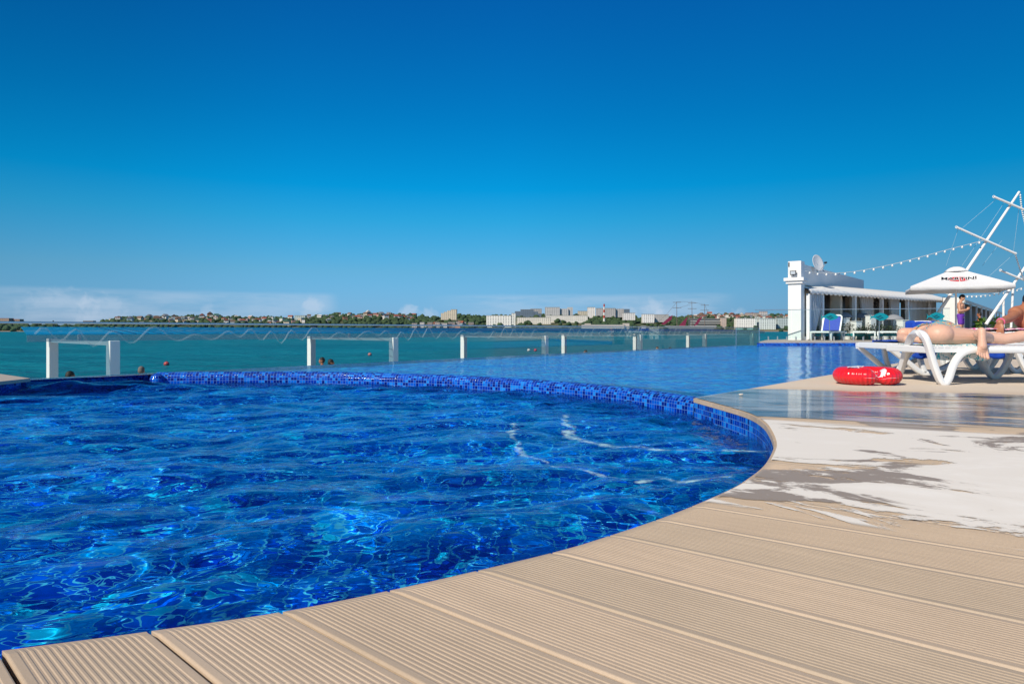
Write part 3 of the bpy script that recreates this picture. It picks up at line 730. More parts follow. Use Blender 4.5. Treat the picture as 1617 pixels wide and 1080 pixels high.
def standing(label, cat, loc, rz, skin, suit, pose='down', hair=True, shirt=None, k=1.0, group=None, name='person', cap=None):
    b = Body()
    b.ell((0,0,.95), (.125,.170,.13)).ell((.005,0,1.11), (.112,.152,.16)).ell((0,0,1.30), (.120,.178,.17)).cap((0,-.14,1.42), (0,.14,1.42), .062)
    b.ell((.055,-.075,1.33), (.07,.085,.065)).ell((.055,.075,1.33), (.07,.085,.065))
    b.cap((-.01,0,1.45), (.015,0,1.57), .058, .052)
    for e in (-1, 1):
        b.limb([(0,e*.088,.92), (.02,e*.10,.50), (-.01,e*.105,.09)], [.088,.056,.038]); b.ell((-.015,e*.105,.36), (.052,.05,.10))
        b.limb([(-.03,e*.105,.045), (.09,e*.115,.035), (.17,e*.125,.025)], [.036,.034,.024])
    if pose == 'phone':
        for e in (-1, 1):
            sh, el, wr = Vector((0,e*.195,1.41)), Vector((.04,e*.25,1.13)), Vector((.24,e*.055,1.19))
            b.cap(sh, sh, .066); b.limb([sh, el, wr], [.056,.043,.028])
            b.hand(wr, (.5,-e*.35,.45), (-.2,-e,.3), 0.65, 1.0, e)
        b.head((.055,0,1.655), (1,0,-.55), (0.3,0,1))
    else:
        for e in (-1, 1):
            sh, el, wr = Vector((0,e*.195,1.41)), Vector((-.02,e*.26,1.12)), Vector((.06,e*.27,.87))
            b.cap(sh, sh, .066); b.limb([sh, el, wr], [.054,.042,.028]); b.hand(wr, (.15,0,-1), (.2,-e,0), 0.35, 1.0, e)
        b.head((.02,0,1.665), (1,0,-.05))
    P, M, kk = b.hd
    body = b.build(name, skin, .011)
    tag(body, label, cat, group); body.location = loc; body.rotation_euler.z = rz; body.scale = (k, k, k)
    t_ = Body(); t_.ell((0,0,.955), (.134,.180,.115))
    for e in (-1, 1): t_.limb([(0,e*.088,.90), (.015,e*.102,.66)], [.100,.090])
    t_.build('swim_shorts', suit, .012, body, 2)
    if shirt:
        t_ = Body(); t_.ell((.005,0,1.12), (.125,.168,.20)).ell((0,0,1.30), (.135,.192,.175)).cap((0,-.16,1.42), (0,.16,1.42), .074)
        for e in (-1, 1): t_.cap((0,e*.195,1.41), (-.012,e*.235,1.25), .070, .064)
        t_.build('shirt', shirt, .012, body, 2)
    face_bits(body, P, M, kk)
    if cap: hair_cap(body, P, M, kk, cap)
    elif hair: hair_cap(body, P, M, kk)
    return body, P, M
M_purple = plain('purple_cloth', (0.13, 0.03, 0.36), 0.8, 0.15, 10, bump=0.3, bscale=18); M_navy = plain('navy_cloth', (0.01, 0.02, 0.08), 0.8)
M_tee = plain('white_tee', (0.75, 0.78, 0.80), 0.8, 0.06, 5)
p_ = at(1517, 521, 26.2)
man, P, M = standing('bare-chested man in purple swim shorts looking down at a phone beside the parasol pole', 'person', (p_.x, p_.y, FZ), R(-50), M_tan, M_purple, 'phone', k=0.975)
mb = MB(); mb.box((.315, .0, 1.275), (.012, .075, .15), rot=Matrix.Rotation(R(-50), 3, 'Y'), bevel=.004)
ph = mb.build('phone', M_dark); ph.location = man.location; ph.rotation_euler = man.rotation_euler; ph.scale = man.scale; tag(ph, 'black phone held at chest height by the man in purple shorts', 'phone')
swim = [(110, 586.5, 'down', None, R(60), 'bather with short black hair between the posts of the leftmost frame', None), (223, 579, 'down', None, R(100), 'bather in a grey brown cap to the right of the leftmost portal frame', plain('dull_cap', (0.16,0.13,0.12), 0.8)),
        (509, 564.5, 'down', M_tee, R(200), 'bather in a white shirt standing inside the second portal frame', None), (522, 567.5, 'down', None, R(20), 'dark haired bather just right of the one in the white shirt', None),
        (620, 565.5, 'down', None, R(45), 'dark haired bather at the right-hand post of the second portal frame', None), (925, 553, 'down', None, R(-150), 'dark haired bather to the right of the fourth frame post', None),
        (1038, 547.3, 'down', None, R(-120), 'left one of two dark haired bathers near the fifth portal frame', None), (1058, 548.3, 'down', None, R(-60), 'right one of two dark haired bathers near the fifth portal frame', None)]
for (px, py, pose, sh, rz, lb, cp) in swim:
    hz = -0.50; Y = (EYE-hz)*F/(py-521); q = at(px, 521, Y)
    if px == 509 or cp or px == 110:
        b_, _, _ = standing(lb, 'person', (q.x, q.y, -2.2), rz, M_brown, M_navy, pose, True, sh, 0.955, 'bathers beyond the infinity edge', cap=cp)
        if px == 110: proto = b_
    else:
        b_ = copy_tree(proto); b_.location = (q.x, q.y, -2.2); b_.rotation_euler.z = rz; b_['label'] = lb

# ---- loungers
def rail(pts, y, r=1.0):
    return [(x, y, z) for x, z in pts]
def smooth_path(pts, k=6):
    return [tuple(v) for v in catmull([Vector((p[0], p[1], p[2])) for p in pts], k)]
M_sling = plain('white_slats', (0.76, 0.76, 0.75), 0.4, 0.05, 5)
def lounger(loc, label, L=1.9, W=0.70, arch=True, back=0.0, sling=None, group='white plastic sun loungers', rz=0, zs=0.335, vlegs=(1.12,), backlen=0.72, tip=False, zadd=0.0):
    root = thing('sun_lounger', loc, label, 'sun lounger', rz, group)
    for y in (0.0, W):
        mb = MB()
        if arch:
            pth = [(.20,.76,.015), (.17,.64,.12), (.12,.48,.275), (.06,.30,.41), (.015,.13,.455), (.008,.02,.43), (.03,.0,.36), (.06,y,.26), (.10,y,.13), (.145,y,.03), (.18,y,.012), (.215,y,.055), (.255,y,.17), (.32,y,.265), (.42,y,.30), (.6,y,.302), (L*.8,y,.302), (L,y,.302)]
            if y: pth = [(.09,y,.012), (.13,y,.012), (.18,y,.055), (.23,y,.17), (.30,y,.265), (.42,y,.30), (.6,y,.302), (L*.8,y,.302), (L,y,.302)]
            mb.tube(smooth_path(pth, 4), 1.0, 10, flat=(0.022, 0.027) if False else (0.026, 0.030), up=(0,1,0))
        elif tip:
            pth = [(.0,y,.285+zadd), (.16,y,.16), (.30,y,.045), (.37,y,.02), (.45,y,.03), (.6,y,.09), (.8,y,.20), (.95,y,.29+zadd)]
            mb.tube(smooth_path(pth, 4), 1.0, 10, flat=(0.026, 0.028), up=(0,1,0))
            mb.tube(smooth_path([(.37,y,.03), (.33,y,.14), (.31,y,.26), (.33,y,.30+zadd)], 4), 1.0, 10, flat=(0.024, 0.028), up=(0,1,0))
            mb.tube([(-.01,y,.305+zadd), (L,y,.305+zadd)], 1.0, 10, flat=(0.026, 0.03), up=(0,1,0))
        else:
            mb.tube([(0,y,.302+zadd), (L,y,.302+zadd)], 1.0, 10, flat=(0.026, 0.030), up=(0,1,0))
            mb.tube(smooth_path([(.05,y,.30+zadd), (.02,y,.2), (.05,y,.02), (.11,y,.16), (.2,y,.285+zadd)], 4), 1.0, 10, flat=(.022,.025), up=(0,1,0))
        mb.build('side_rail', M_plast, root, True)
        for xv in vlegs:
            mb = MB(); mb.tube(smooth_path([(xv-.16,y,.285+zadd), (xv-.10,y,.14), (xv-.03,y,.03), (xv+.03,y,.03), (xv+.11,y,.13), (xv+.18,y,.285+zadd)], 4), 1.0, 10, flat=(.024,.028), up=(0,1,0)); mb.build('leg', M_plast, root, True)
    x0 = 0.06 if arch else 0.0
    xb = L-backlen if back else L
    sl = sling or M_sling
    mb = MB()
    n = int((xb-x0)/0.062)
    for i in range(n):
        xc = x0+(i+.5)*(xb-x0)/n; mb.box((xc, W/2, zs-.008+zadd), ((xb-x0)/n-.012, W-.03, .020), bevel=.004)
    mb.build('seat_slats', sl, root)
    mb = MB(); mb.box((x0+.01, W/2, .305+zadd), (.035, W-.03, .062), bevel=.01); mb.box((xb-.0, W/2, .305+zadd), (.035, W-.03, .062), bevel=.01); mb.box(((x0+xb)/2, .032, zs-.028+zadd), (xb-x0, .03, .05)); mb.box(((x0+xb)/2, W-.032, zs-.028+zadd), (xb-x0, .03, .05)); mb.build('seat_frame', M_plast, root)
    if back:
        c, s_ = math.cos(back), math.sin(back); o_ = Vector((xb, 0, zs+zadd))
        f = lambda d, y, h=0: o_+Vector((d*c-h*s_, y, d*s_+h*c))
        mb = MB(); Lb = backlen
        mb.tube(smooth_path([f(0,.03), f(Lb*.8,.03), f(Lb*.96,.07), f(Lb,.16), f(Lb,W-.16), f(Lb*.96,W-.07), f(Lb*.8,W-.03), f(0,W-.03)], 4), 1.0, 8, flat=(.03,.022), up=tuple(Vector((-s_,0,c))))
        bk = mb.build('backrest', M_plast, root, True)
        mb = MB(); mb.poly([f(.03,.06), f(Lb*.8,.06), f(Lb*.93,.12), f(Lb*.95,W/2), f(Lb*.93,W-.12), f(Lb*.8,W-.06), f(.03,W-.06)], .012, tuple(Vector((-s_,0,c)))); mb.build('back_sling', sling or M_sling, bk)
    return root
lgA = lounger((3.61, 5.98, 0), 'nearest white plastic lounger with a high curved arm, the fair-skinned woman lying on it', L=2.0, W=0.72, vlegs=(1.12,))
lgB = lounger((4.03, 7.28, 0), 'white lounger behind the nearest one, pointed end to the pool, blue towel on it', arch=False, tip=True, W=0.68, vlegs=(1.5,))
lgC = lounger((5.22, 7.62, 0), 'white lounger at the right edge under the pink towel and the deeply tanned man', arch=False, W=0.70, vlegs=(.4, 1.5), zadd=0.125)
M_royal = plain('royal_blue_sling', (0.004, 0.05, 0.42), 0.6, 0.1, 12)
M_rtowel = plain('royal_towel', (0.008, 0.07, 0.48), 0.9, 0.2, 20, bump=0.6, bscale=60)
q = at(1478, 521, 11.0); lgD = lounger((q.x+1.78, q.y+.7, 0), rz=math.pi, label='white lounger in the row behind, its low raised back under a blue towel', arch=False, W=.7, back=R(22), sling=M_royal, vlegs=(.35,1.2))
def drape(name, x0, x1, y0, y1, z0, label, m, drop=(0,0,0,0), seed=1, res=40, wav=0.008):
    """towel: a rumpled sheet whose borders can hang down by drop=(x0,x1,y0,y1)"""
    V, Fc, U = [], [], []
    for i in range(res+1):
        for j in range(res+1):
            u, v = i/res, j/res; lx, ly = (x1-x0)+drop[0]+drop[1], (y1-y0)+drop[2]+drop[3]
            sx, sy = u*lx-drop[0], v*ly-drop[2]
            z = z0+wav*(1+mnoise.noise(Vector((sx*7, sy*7, seed)))*1.6)
            X_, Y_ = x0+sx, y0+sy
            if sx < 0: z += sx; X_ = x0-.004-.012*(1+mnoise.noise(Vector((sy*12, seed, 0))))
            if sx > x1-x0: z -= sx-(x1-x0); X_ = x1+.004+.012*(1+mnoise.noise(Vector((sy*12, seed, 2))))
            if sy < 0: z += sy*(1+.25*mnoise.noise(Vector((sx*6, seed, 5)))); Y_ = y0-.006-.018*(1+mnoise.noise(Vector((sx*14, seed, 1))))
            if sy > y1-y0: z -= sy-(y1-y0); Y_ = y1+.006+.014*(1+mnoise.noise(Vector((sx*12, seed, 3))))
            V.append((X_, Y_, z)); U.append((u, v))
    for i in range(res):
        for j in range(res): a = i*(res+1)+j; Fc.append((a, a+res+1, a+res+2, a+1))
    o = link(name, mesh_from(V, Fc, name, U, True), m); s_ = o.modifiers.new('s', 'SOLIDIFY'); s_.thickness = .006
    return tag(o, label, 'towel')
drape('towel', 4.22, 5.2, 7.22, 7.98, .352, 'royal blue towel spread over the white lounger behind and hanging off its side', M_rtowel, (0,0,.17,.05), 3)
q = at(1478, 510, 10.9); drape('towel', q.x-.12, q.x+.12, q.y+.04, q.y+.62, .60, 'royal blue towel folded over the raised back of a lounger in the row behind', M_rtowel, (.10,.06,.10,0), 8, 30, .02)
def pattern_mat(name, stops, scale, seed, rough=0.85, dist=1.5):
    m, t, b = new_mat(name); tc = t.node('ShaderNodeTexCoord').outputs['Object']
    n = t.noise(t.mapping(tc, loc=(seed, 0, 0)), scale, 2, 0.5, dist); t.put(b, 'Base Color', t.ramp(n, stops, 'CONSTANT')); t.put(b, 'Roughness', rough)
    t.put(b, 'Normal', t.bump(t.noise(tc, 120, 3), 0.3, 0.004)); return m
M_pink = pattern_mat('pink_print', [(0, (.80,.72,.74)), (.42, (.72,.06,.30)), (.50, (.80,.35,.50)), (.56, (.85,.80,.80)), (.64, (.80,.45,.06)), (.68, (.72,.08,.32))], 9, 3)
M_bik = pattern_mat('tropical_print', [(0, (.02,.30,.42)), (.42, (.05,.42,.50)), (.50, (.75,.30,.06)), (.56, (.10,.12,.40)), (.62, (.70,.55,.15)), (.70, (.65,.08,.22))], 22, 5)
drape('towel', 5.18, 7.05, 7.62, 8.30, .478, 'pink and white patterned towel under the deeply tanned man', M_pink, (.02,0,.0,.1), 5, 50, .014)
drape('towel', 3.78, 4.25, 6.10, 6.68, .342, 'thin teal and white towel under the fair-skinned woman', pattern_mat('teal_print', [(0, (.70,.72,.70)), (.45, (.05,.38,.45)), (.55, (.75,.75,.72)), (.66, (.55,.60,.55))], 14, 2), (.0,.0,.13,0), 6, 36, .006)

# ---- fair-skinned woman lying face down
b = Body()
h1, h2 = Vector((3.925, 6.27, .437)), Vector((4.02, 6.45, .455))
b.ell(h1, (.125,.120,.098)).ell(h2, (.125,.120,.098)).ell((3.98,6.38,.43), (.16,.16,.080))
b.ell((4.02,6.53,.435), (.14,.15,.075)).ell((4.07,6.70,.44), (.155,.15,.095)).cap((3.90,6.80,.44), (4.22,6.78,.44), .062)
b.cap((4.10,6.84,.45), (4.13,6.93,.46), .05)
b.limb([(3.92,6.80,.43), (3.84,6.74,.40), (3.82,6.60,.392)], [.050,.042,.036]); b.limb([(3.82,6.60,.392), (3.90,6.44,.383)], [.034,.026]); 
b.hand((3.90,6.44,.383), (.9,-.4,0), (0,0,-1), .2, .9, 1)
b.limb([(4.22,6.78,.43), (4.36,6.92,.40), (4.30,7.15,.40)], [.052,.043,.030]); b.hand((4.30,7.15,.40), (-.3,1,0), (0,0,-1), .25, .9, -1)
b.limb([h1+Vector((.02,0,-.01)), (4.18,6.25,.418), (4.37,6.27,.402), (4.22,6.12,.420), (4.095,6.0,.432)], [.098,.070,.052,.050,.036]); b.ell((4.27,6.17,.415), (.085,.055,.048), Matrix.Rotation(R(40),3,'Z'))
# near foot hanging over the side, sole to the camera
an = Vector((4.090,5.985,.445))
b.limb([an, (4.088,5.945,.470)], [.038,.034]); b.limb([(4.088,5.94,.468), (4.080,5.925,.40), (4.078,5.92,.335)], [.033,.030,.038])
b.ell((4.080,5.917,.315), (.046,.020,.040))
for dx_, L_, r_ in ((.032, .056, .0140), (.007, .054, .0098), (-.014, .046, .0090), (-.032, .036, .0085), (-.048, .024, .0080)):
    b.limb([(4.080+dx_,5.915,.292), (4.080+dx_*1.12,5.903,.292-L_)], [r_*.9, r_])
# far leg stretched along the lounger
b.limb([h2+Vector((.03,0,-.01)), (4.30,6.48,.425), (4.63,6.42,.395), (4.84,6.42,.425), (5.08,6.40,.455)], [.098,.070,.052,.050,.034]); b.ell((4.80,6.42,.425), (.10,.048,.050))
b.limb([(5.08,6.40,.455), (5.17,6.40,.45), (5.23,6.34,.375)], [.035,.035,.028])
for j in range(5): b.limb([(5.22,6.31+j*.014,.37), (5.27-.004*j,6.305+j*.015,.36)], [.011,.010])
b.head((4.235,7.03,.445), (-.55,.5,-.5), (0.3,.8,.3), .90)
P, M, kk = b.hd
wom = b.build('person', M_fair, .0048, None, 2)
tag(wom, 'fair-skinned woman lying face down on the nearest lounger, bare foot hanging over its side', 'person')
hair_cap(wom, P, M, kk, plain('brown_hair', (0.06, 0.03, 0.015), 0.6, 0.3, 30)); face_bits(wom, P, M, kk)
t_ = Body(); t_.ell((4.055,6.43,.462), (.135,.115,.112)); t_.ell((3.96,6.36,.455), (.085,.125,.104)); t_.ell((4.12,6.40,.44), (.10,.11,.10))
t_.build('bikini_bottom', M_bik, .007, wom, 2)
mb = MB(); R_ = []
for i in range(21):
    a = math.pi*2*i/20; R_.append((4.065+.162*math.cos(a)*.95, 6.68+.02*math.cos(a), .44+.103*math.sin(a)))
mb.tube(R_[:-1], 1, 8, flat=(.006,.013), closed=True, up=(0,1,0)); mb.build('bikini_strap', M_bik, wom, True)

# ---- deeply tanned man propped up on the right-hand lounger
b = Body(); dz = 0.0
b.ell((6.07,8.02,.635), (.17,.13,.165)).ell((6.22,8.06,.575), (.19,.15,.12)).ell((6.42,8.10,.560), (.17,.15,.095)).ell((6.62,8.12,.560), (.16,.165,.10))
b.cap((5.90,7.99,.69), (6.20,8.0,.72), .072); b.cap((6.05,8.0,.74), (6.06,7.97,.80), .055)
b.limb([(5.90,7.99,.685), (5.71,7.82,.615), (5.45,7.63,.565)], [.062,.050,.034]); b.ell((5.86,7.95,.68), (.075,.07,.07)); b.ell((5.62,7.76,.60), (.075,.05,.045), Matrix.Rotation(R(38),3,'Z'))
b.hand((5.45,7.625,.560), (-.10,-.12,-.6), (.6,.3,-.1), .55, 1.1, 1)
b.limb([(6.20,8.0,.70), (6.30,7.80,.56), (6.05,7.70,.53)], [.062,.050,.032]); b.hand((6.05,7.70,.53), (-1,0,0), (0,0,-1), .3, 1.05, -1)
for e in (-1, 1): b.limb([(6.66,8.12+e*.08,.560), (7.06,8.13+e*.10,.555), (7.45,8.13+e*.10,.535)], [.085,.058,.040]); b.limb([(7.47,8.13+e*.10,.54), (7.52,8.13+e*.12,.62)], [.036,.026])
b.head((6.055,7.96,.855-.06), (-.45,-.80,-.10), (0,0,1), 1.02)
P, M, kk = b.hd
mn = b.build('person', M_brown, .0085, None, 4); tag(mn, 'deeply tanned man propped on one arm on the pink towel at the right edge', 'person')
face_bits(mn, P, M, kk); hair_cap(mn, P, M, kk)
t_ = Body(); t_.ell((6.62,8.12,.560), (.155,.178,.112))
for e in (-1, 1): t_.cap((6.66,8.12+e*.085,.56), (6.86,8.125+e*.09,.557), .098, .085)
t_.build('swim_shorts', M_navy, .012, mn, 2)
mb = MB(); d_ = Vector((-.26,-.19,-.05)).normalized(); c = Vector((5.475,7.648,.571))
u = d_.cross(Vector((0,0,1))).normalized(); v = u.cross(d_)
mb.tube([c+(u*math.cos(a)+v*math.sin(a))*.037 for a in [2*math.pi*i/16 for i in range(16)]], .008, 6, closed=True, up=tuple(d_)); tag(mb.build('wristband', plain('pink_plastic', (.80,.14,.28), .4), mn, True), 'pink wristband')

# ---- red swim ring, pinched where two lobes meet
ring = thing('swim_ring', on(1369, 606.3, 0), 'glossy red inflatable swim ring with white wedges lying pinched on the boards', 'swim ring', R(4))
V, Fc, U = [], [], []; NA, NB = 192, 28
for i in range(NA):
    a = 2*math.pi*i/NA; da = min(abs(a-1.5*math.pi), 2*math.pi-abs(a-1.5*math.pi))
    pinch = 1-0.62*math.exp(-(da/0.26)**2); back = 1-.25*math.exp(-((min(abs(a-.5*math.pi), 1.5*math.pi))/0.3)**2)
    R0 = 0.196-0.03*math.exp(-(da/0.4)**2); rt = 0.082*pinch*back
    ruf = 1+0.05*math.sin(i*2*math.pi/NA*44)*(0.4+.6*math.exp(-(da/1.1)**2))
    for j in range(NB):
        b_ = 2*math.pi*j/NB; inner = max(0, -math.cos(b_)); outer = max(0, math.cos(b_))
        rr = rt*(1+(ruf-1)*(0.5+outer+inner))
        rad_ = R0+rr*math.cos(b_)*1.02; V.append((rad_*math.cos(a), rad_*math.sin(a)*0.93, .076*(0.55+.45*pinch)+rr*.90*math.sin(b_))); U.append((i/NA, j/NB))
for i in range(NA):
    for j in range(NB): Fc.append((i*NB+j, ((i+1)%NA)*NB+j, ((i+1)%NA)*NB+(j+1)%NB, i*NB+(j+1)%NB))
m, t, b = new_mat('red_vinyl'); uv = t.sep(t.node('ShaderNodeUVMap').outputs[0])
uu = t.math('ABSOLUTE', t.math('SUBTRACT', uv[0], 0.75)); vv = uv[1]
w = t.math('MULTIPLY', t.math('LESS_THAN', t.math('ABSOLUTE', t.math('SUBTRACT', t.math('MULTIPLY', t.math('SUBTRACT', vv, 0.06), 0.22), t.math('MULTIPLY_ADD', uu, 1.0, -.004))), .018), t.math('GREATER_THAN', vv, 0.10))
w = t.math('MULTIPLY', w, t.math('LESS_THAN', vv, 0.42))
nz = t.noise(t.node('ShaderNodeTexCoord').outputs['Object'], 14, 3, .6)
t.put(b, 'Base Color', t.mix(w, t.mix(nz, (.70,.008,.016), (.80,.02,.03)), (.72,.68,.72))); t.put(b, 'Roughness', .22); b.inputs['Coat Weight'].default_value = .25
me = mesh_from(V, Fc, 'tube', U, True); link('tube', me, m, ring)
def text_mesh(s_, size, name, parent, m, loc, rot, extrude=0.001, shear=0.0, offset=0.0, sx=1.0):
    cu = bpy.data.curves.new(name, 'FONT'); cu.body = s_; cu.size = size; cu.extrude = extrude; cu.shear = shear; cu.offset = offset; cu.align_x = 'CENTER'; cu.align_y = 'CENTER'
    o = bpy.data.objects.new(name, cu); col.objects.link(o); dg = bpy.context.evaluated_depsgraph_get(); dg.update()
    me = bpy.data.meshes.new_from_object(o.evaluated_get(dg)); bpy.data.objects.remove(o); bpy.data.curves.remove(cu)
    q = link(name, me, m, parent); q.location = loc; q.rotation_euler = rot; q.scale = (sx, 1, 1); return q
text_mesh('MEN', .062, 'lettering', ring, plain('white_print', (.8,.78,.78), .4), (-.172, -.105, .160), (R(6), R(-4), R(-30)), .001, .2, .004)
mb = MB(); mb.cyl((.02,.0,.0), (.02,.0,.0) and (.02,.18,.15), .006, n=8)
mb.build('valve', plain('white_print', (.8,.78,.78), .4), ring)
# a small shell and valve cap left on the boards
p_ = on(1170, 624.5, 0.004); mb = MB(); mb.ball((0,0,.008), .012, 2, (1.4,1,.6)); mb.ball((.012,.004,.009), .007, 2)
sh_ = mb.build('pebble', plain('shell', (.6,.56,.5), .6)); sh_.location = p_; tag(sh_, 'tiny pale pebble lying on the wet corner of the deck', 'pebble')
# ================================================================== far terrace: bar pavilion, awning, parasol, masts
cpos = at(1257.5, 521, 25.6); CP = Vector((cpos.x, cpos.y, FZ))
pav = thing('beach_bar', CP, 'white flat-roofed beach bar with a square corner column and long parapet above its awning', 'pavilion', ANG)
M_wall = plain('white_render', (0.80, 0.79, 0.77), 0.85, 0.05, 1.5, bump=0.12, bscale=20)
M_beige = plain('beige_wall', (0.60, 0.51, 0.40), 0.85, 0.08, 2)
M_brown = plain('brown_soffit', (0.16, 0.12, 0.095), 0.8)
lp = lambda p: inv(pav, p)
mb = MB(); mb.box((0, 0, 1.47), (.47, .47, 2.94), bevel=.01); mb.build('column', M_wall, pav)
mb = MB(); mb.box((0, 0, 2.26), (.72, .72, .12), bevel=.012); mb.build('cornice', M_wall, pav)
mb = MB(); mb.box((0, 0, 2.15), (.60, .60, .10), bevel=.012); mb.build('moulding', M_wall, pav)
mb = MB(); mb.box((.235+5.6, .05, 2.5), (11.2, .22, .78)); mb.build('parapet', M_wall, pav)
# awning line
U = Vector((.768, .640, 0)); Wn = Vector((.640, -.768, 0)); S0 = Vector((11.08, 25.45, 0))
def aw(t_, o_, z): return S0+U*t_+Wn*o_+Vector((0,0,z))
AL = 15.2
DL = 17.5
def dp(s_, o_, z): return Vector((s_, o_, z))       # pavilion local: s_ runs along the parapet
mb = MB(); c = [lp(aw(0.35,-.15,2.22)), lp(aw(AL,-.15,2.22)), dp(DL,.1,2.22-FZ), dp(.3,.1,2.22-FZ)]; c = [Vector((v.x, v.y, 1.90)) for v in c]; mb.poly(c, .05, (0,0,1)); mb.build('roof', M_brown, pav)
mb = MB(); mb.box((.25+DL/2, .06, 1.03), (DL, .16, 2.06)); mb.build('back_wall', M_beige, pav)
for t_, o_ in ((3.2,-.45),(5.4,-.7),(7.6,-1.0),(10.2,-1.2),(13.0,-1.5)):
    mb = MB(); q = lp(aw(t_, o_, 0)); mb.box((q.x, q.y, .95), (.34, .34, 1.89)); mb.build('pillar', M_beige, pav)
for t_ in (0.12, 1.15, 3.95, 6.6, 9.4, 12.2, 15.0):
    mb = MB(); q = lp(aw(t_, -.08, 0)); mb.box((q.x, q.y, .87), (.13, .13, 1.74), R(-12)); mb.build('post', M_wall, pav)
mb = MB(); q = lp(aw(8.4,-1.2,0)); mb.box((q.x, q.y, .5), (2.4, .4, 1.0), math.atan2(U.y, U.x)-ANG, bevel=.01); mb.build('bar_counter', plain('grey_counter', (0.30,.29,.28), .7), pav)
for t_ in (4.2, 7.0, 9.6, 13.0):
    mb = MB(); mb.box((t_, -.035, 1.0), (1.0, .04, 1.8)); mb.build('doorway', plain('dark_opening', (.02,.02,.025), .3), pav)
# awning
m, t, b = new_mat('awning_canvas'); b.inputs['Base Color'].default_value = (.90,.88,.84,1); b.inputs['Roughness'].default_value = .8
tl = t.node('ShaderNodeBsdfTranslucent'); tl.inputs[0].default_value = (.82,.80,.74,1); mx = t.node('ShaderNodeMixShader'); mx.inputs[0].default_value = .15
t.l.new(b.outputs[0], mx.inputs[1]); t.l.new(tl.outputs[0], mx.inputs[2]); t.l.new(mx.outputs[0], m.node_tree.nodes['Material Output'].inputs[0]); M_awn = m
awn = thing('awning', aw(0,0,0), 'long white awning with a scalloped valance along the front of the beach bar', 'awning')
V, Fc = [], []; n = int(AL/.06)
for i in range(n+1):
    t_ = AL*i/n; w_ = .006*math.sin(t_*2*math.pi/.36)
    sc = abs(math.sin(t_*math.pi/.36)); ob = min(1.0, .30+.16*t_)
    prof_ = [(-ob, 1.99+ob*.34), (-ob*.6, 2.0+ob*.19), (-ob*.2, 2.01+ob*.05), (.02+w_*.3, 1.985), (.05+w_, 1.94), (.055+w_, 1.865-.05*sc)]
    for (o_, z) in prof_: p = aw(t_, o_, z)-awn.location; V.append(tuple(p))
K = 6
for i in range(n):
    for k in range(K-1): Fc.append((i*K+k, (i+1)*K+k, (i+1)*K+k+1, i*K+k+1))
cn = link('canvas', mesh_from(V, Fc, 'canvas', None, True), M_awn, awn); s_ = cn.modifiers.new('s', 'SOLIDIFY'); s_.thickness = .006
mb = MB(); mb.cyl(aw(0,.0,1.975)-awn.location, aw(AL,0,1.975)-awn.location, .03, n=8); mb.build('front_bar', M_white, awn)
# gathered curtains
m, t, b = new_mat('sheer_curtain'); b.inputs['Base Color'].default_value = (.90,.90,.90,1); b.inputs['Roughness'].default_value = .9
tl = t.node('ShaderNodeBsdfTranslucent'); tl.inputs[0].default_value = (.92,.92,.92,1); mx = t.node('ShaderNodeMixShader'); mx.inputs[0].default_value = .45
t.l.new(b.outputs[0], mx.inputs[1]); t.l.new(tl.outputs[0], mx.inputs[2]); t.l.new(mx.outputs[0], m.node_tree.nodes['Material Output'].inputs[0]); M_curt = m
def curtain(t0, t1, tb0, tb1, label, off=-.1, z0=1.95, zb=.13):
    V, Fc = [], []; nx, nz = 70, 16
    for i in range(nx+1):
        for j in range(nz+1):
            v = j/nz; u = i/nx; e = v**1.6; a0 = t0+(tb0-t0)*e; a1 = t1+(tb1-t1)*e
            p = aw(a0+(a1-a0)*u, off+.085*math.sin(u*2*math.pi*5.5+v)*(1-.2*v), z0+(zb-z0)*v); V.append(tuple(p))
    for i in range(nx):
        for j in range(nz): a = i*(nz+1)+j; Fc.append((a, a+1, a+nz+2, a+nz+1))
    o = link('curtain', mesh_from(V, Fc, 'curtain', None, True), M_curt); s_ = o.modifiers.new('s', 'SOLIDIFY'); s_.thickness = .004
    return tag(o, label, 'curtain')
curtain(.22, 1.08, .22, .42, 'white gathered curtain tied to the left between the corner column and first post')
curtain(5.2, 6.4, 5.9, 6.4, 'grey white curtain hanging at the third opening of the beach bar', -.4)
curtain(8.2, 9.2, 8.9, 9.2, 'pale curtain hanging behind the leaning mast foot', -.4)
curtain(10.2, 13.6, 10.4, 13.7, 'wide grey pleated curtain at the right end of the bar behind the man', -.3)
# floodlights on the column
def flood(loc, rz, label):
    r_ = thing('floodlight', loc, label, 'floodlight', rz)
    mb = MB(); mb.box((-.10, 0, 0), (.035, .22, .16), bevel=.006); mb.build('housing', M_dark, r_)
    mb = MB(); mb.box((-.121, 0, 0), (.008, .17, .115)); mb.build('lens', plain('lamp_glass', (.5,.55,.6), .1), r_)
    mb = MB(); mb.tube([(0,0,-.09), (-.05,0,-.10), (-.09,0,-.02)], .012, 6); mb.build('bracket', M_dark, r_)
q = CP+Matrix.Rotation(ANG,3,'Z')@Vector((-.24,.02,2.5)); flood(q, ANG, 'small square floodlight on the front face of the corner column')
q = CP+Matrix.Rotation(ANG,3,'Z')@Vector((-.12,.26,2.82)); flood(q, ANG+R(70), 'dark floodlight sticking out at the upper left of the corner column')
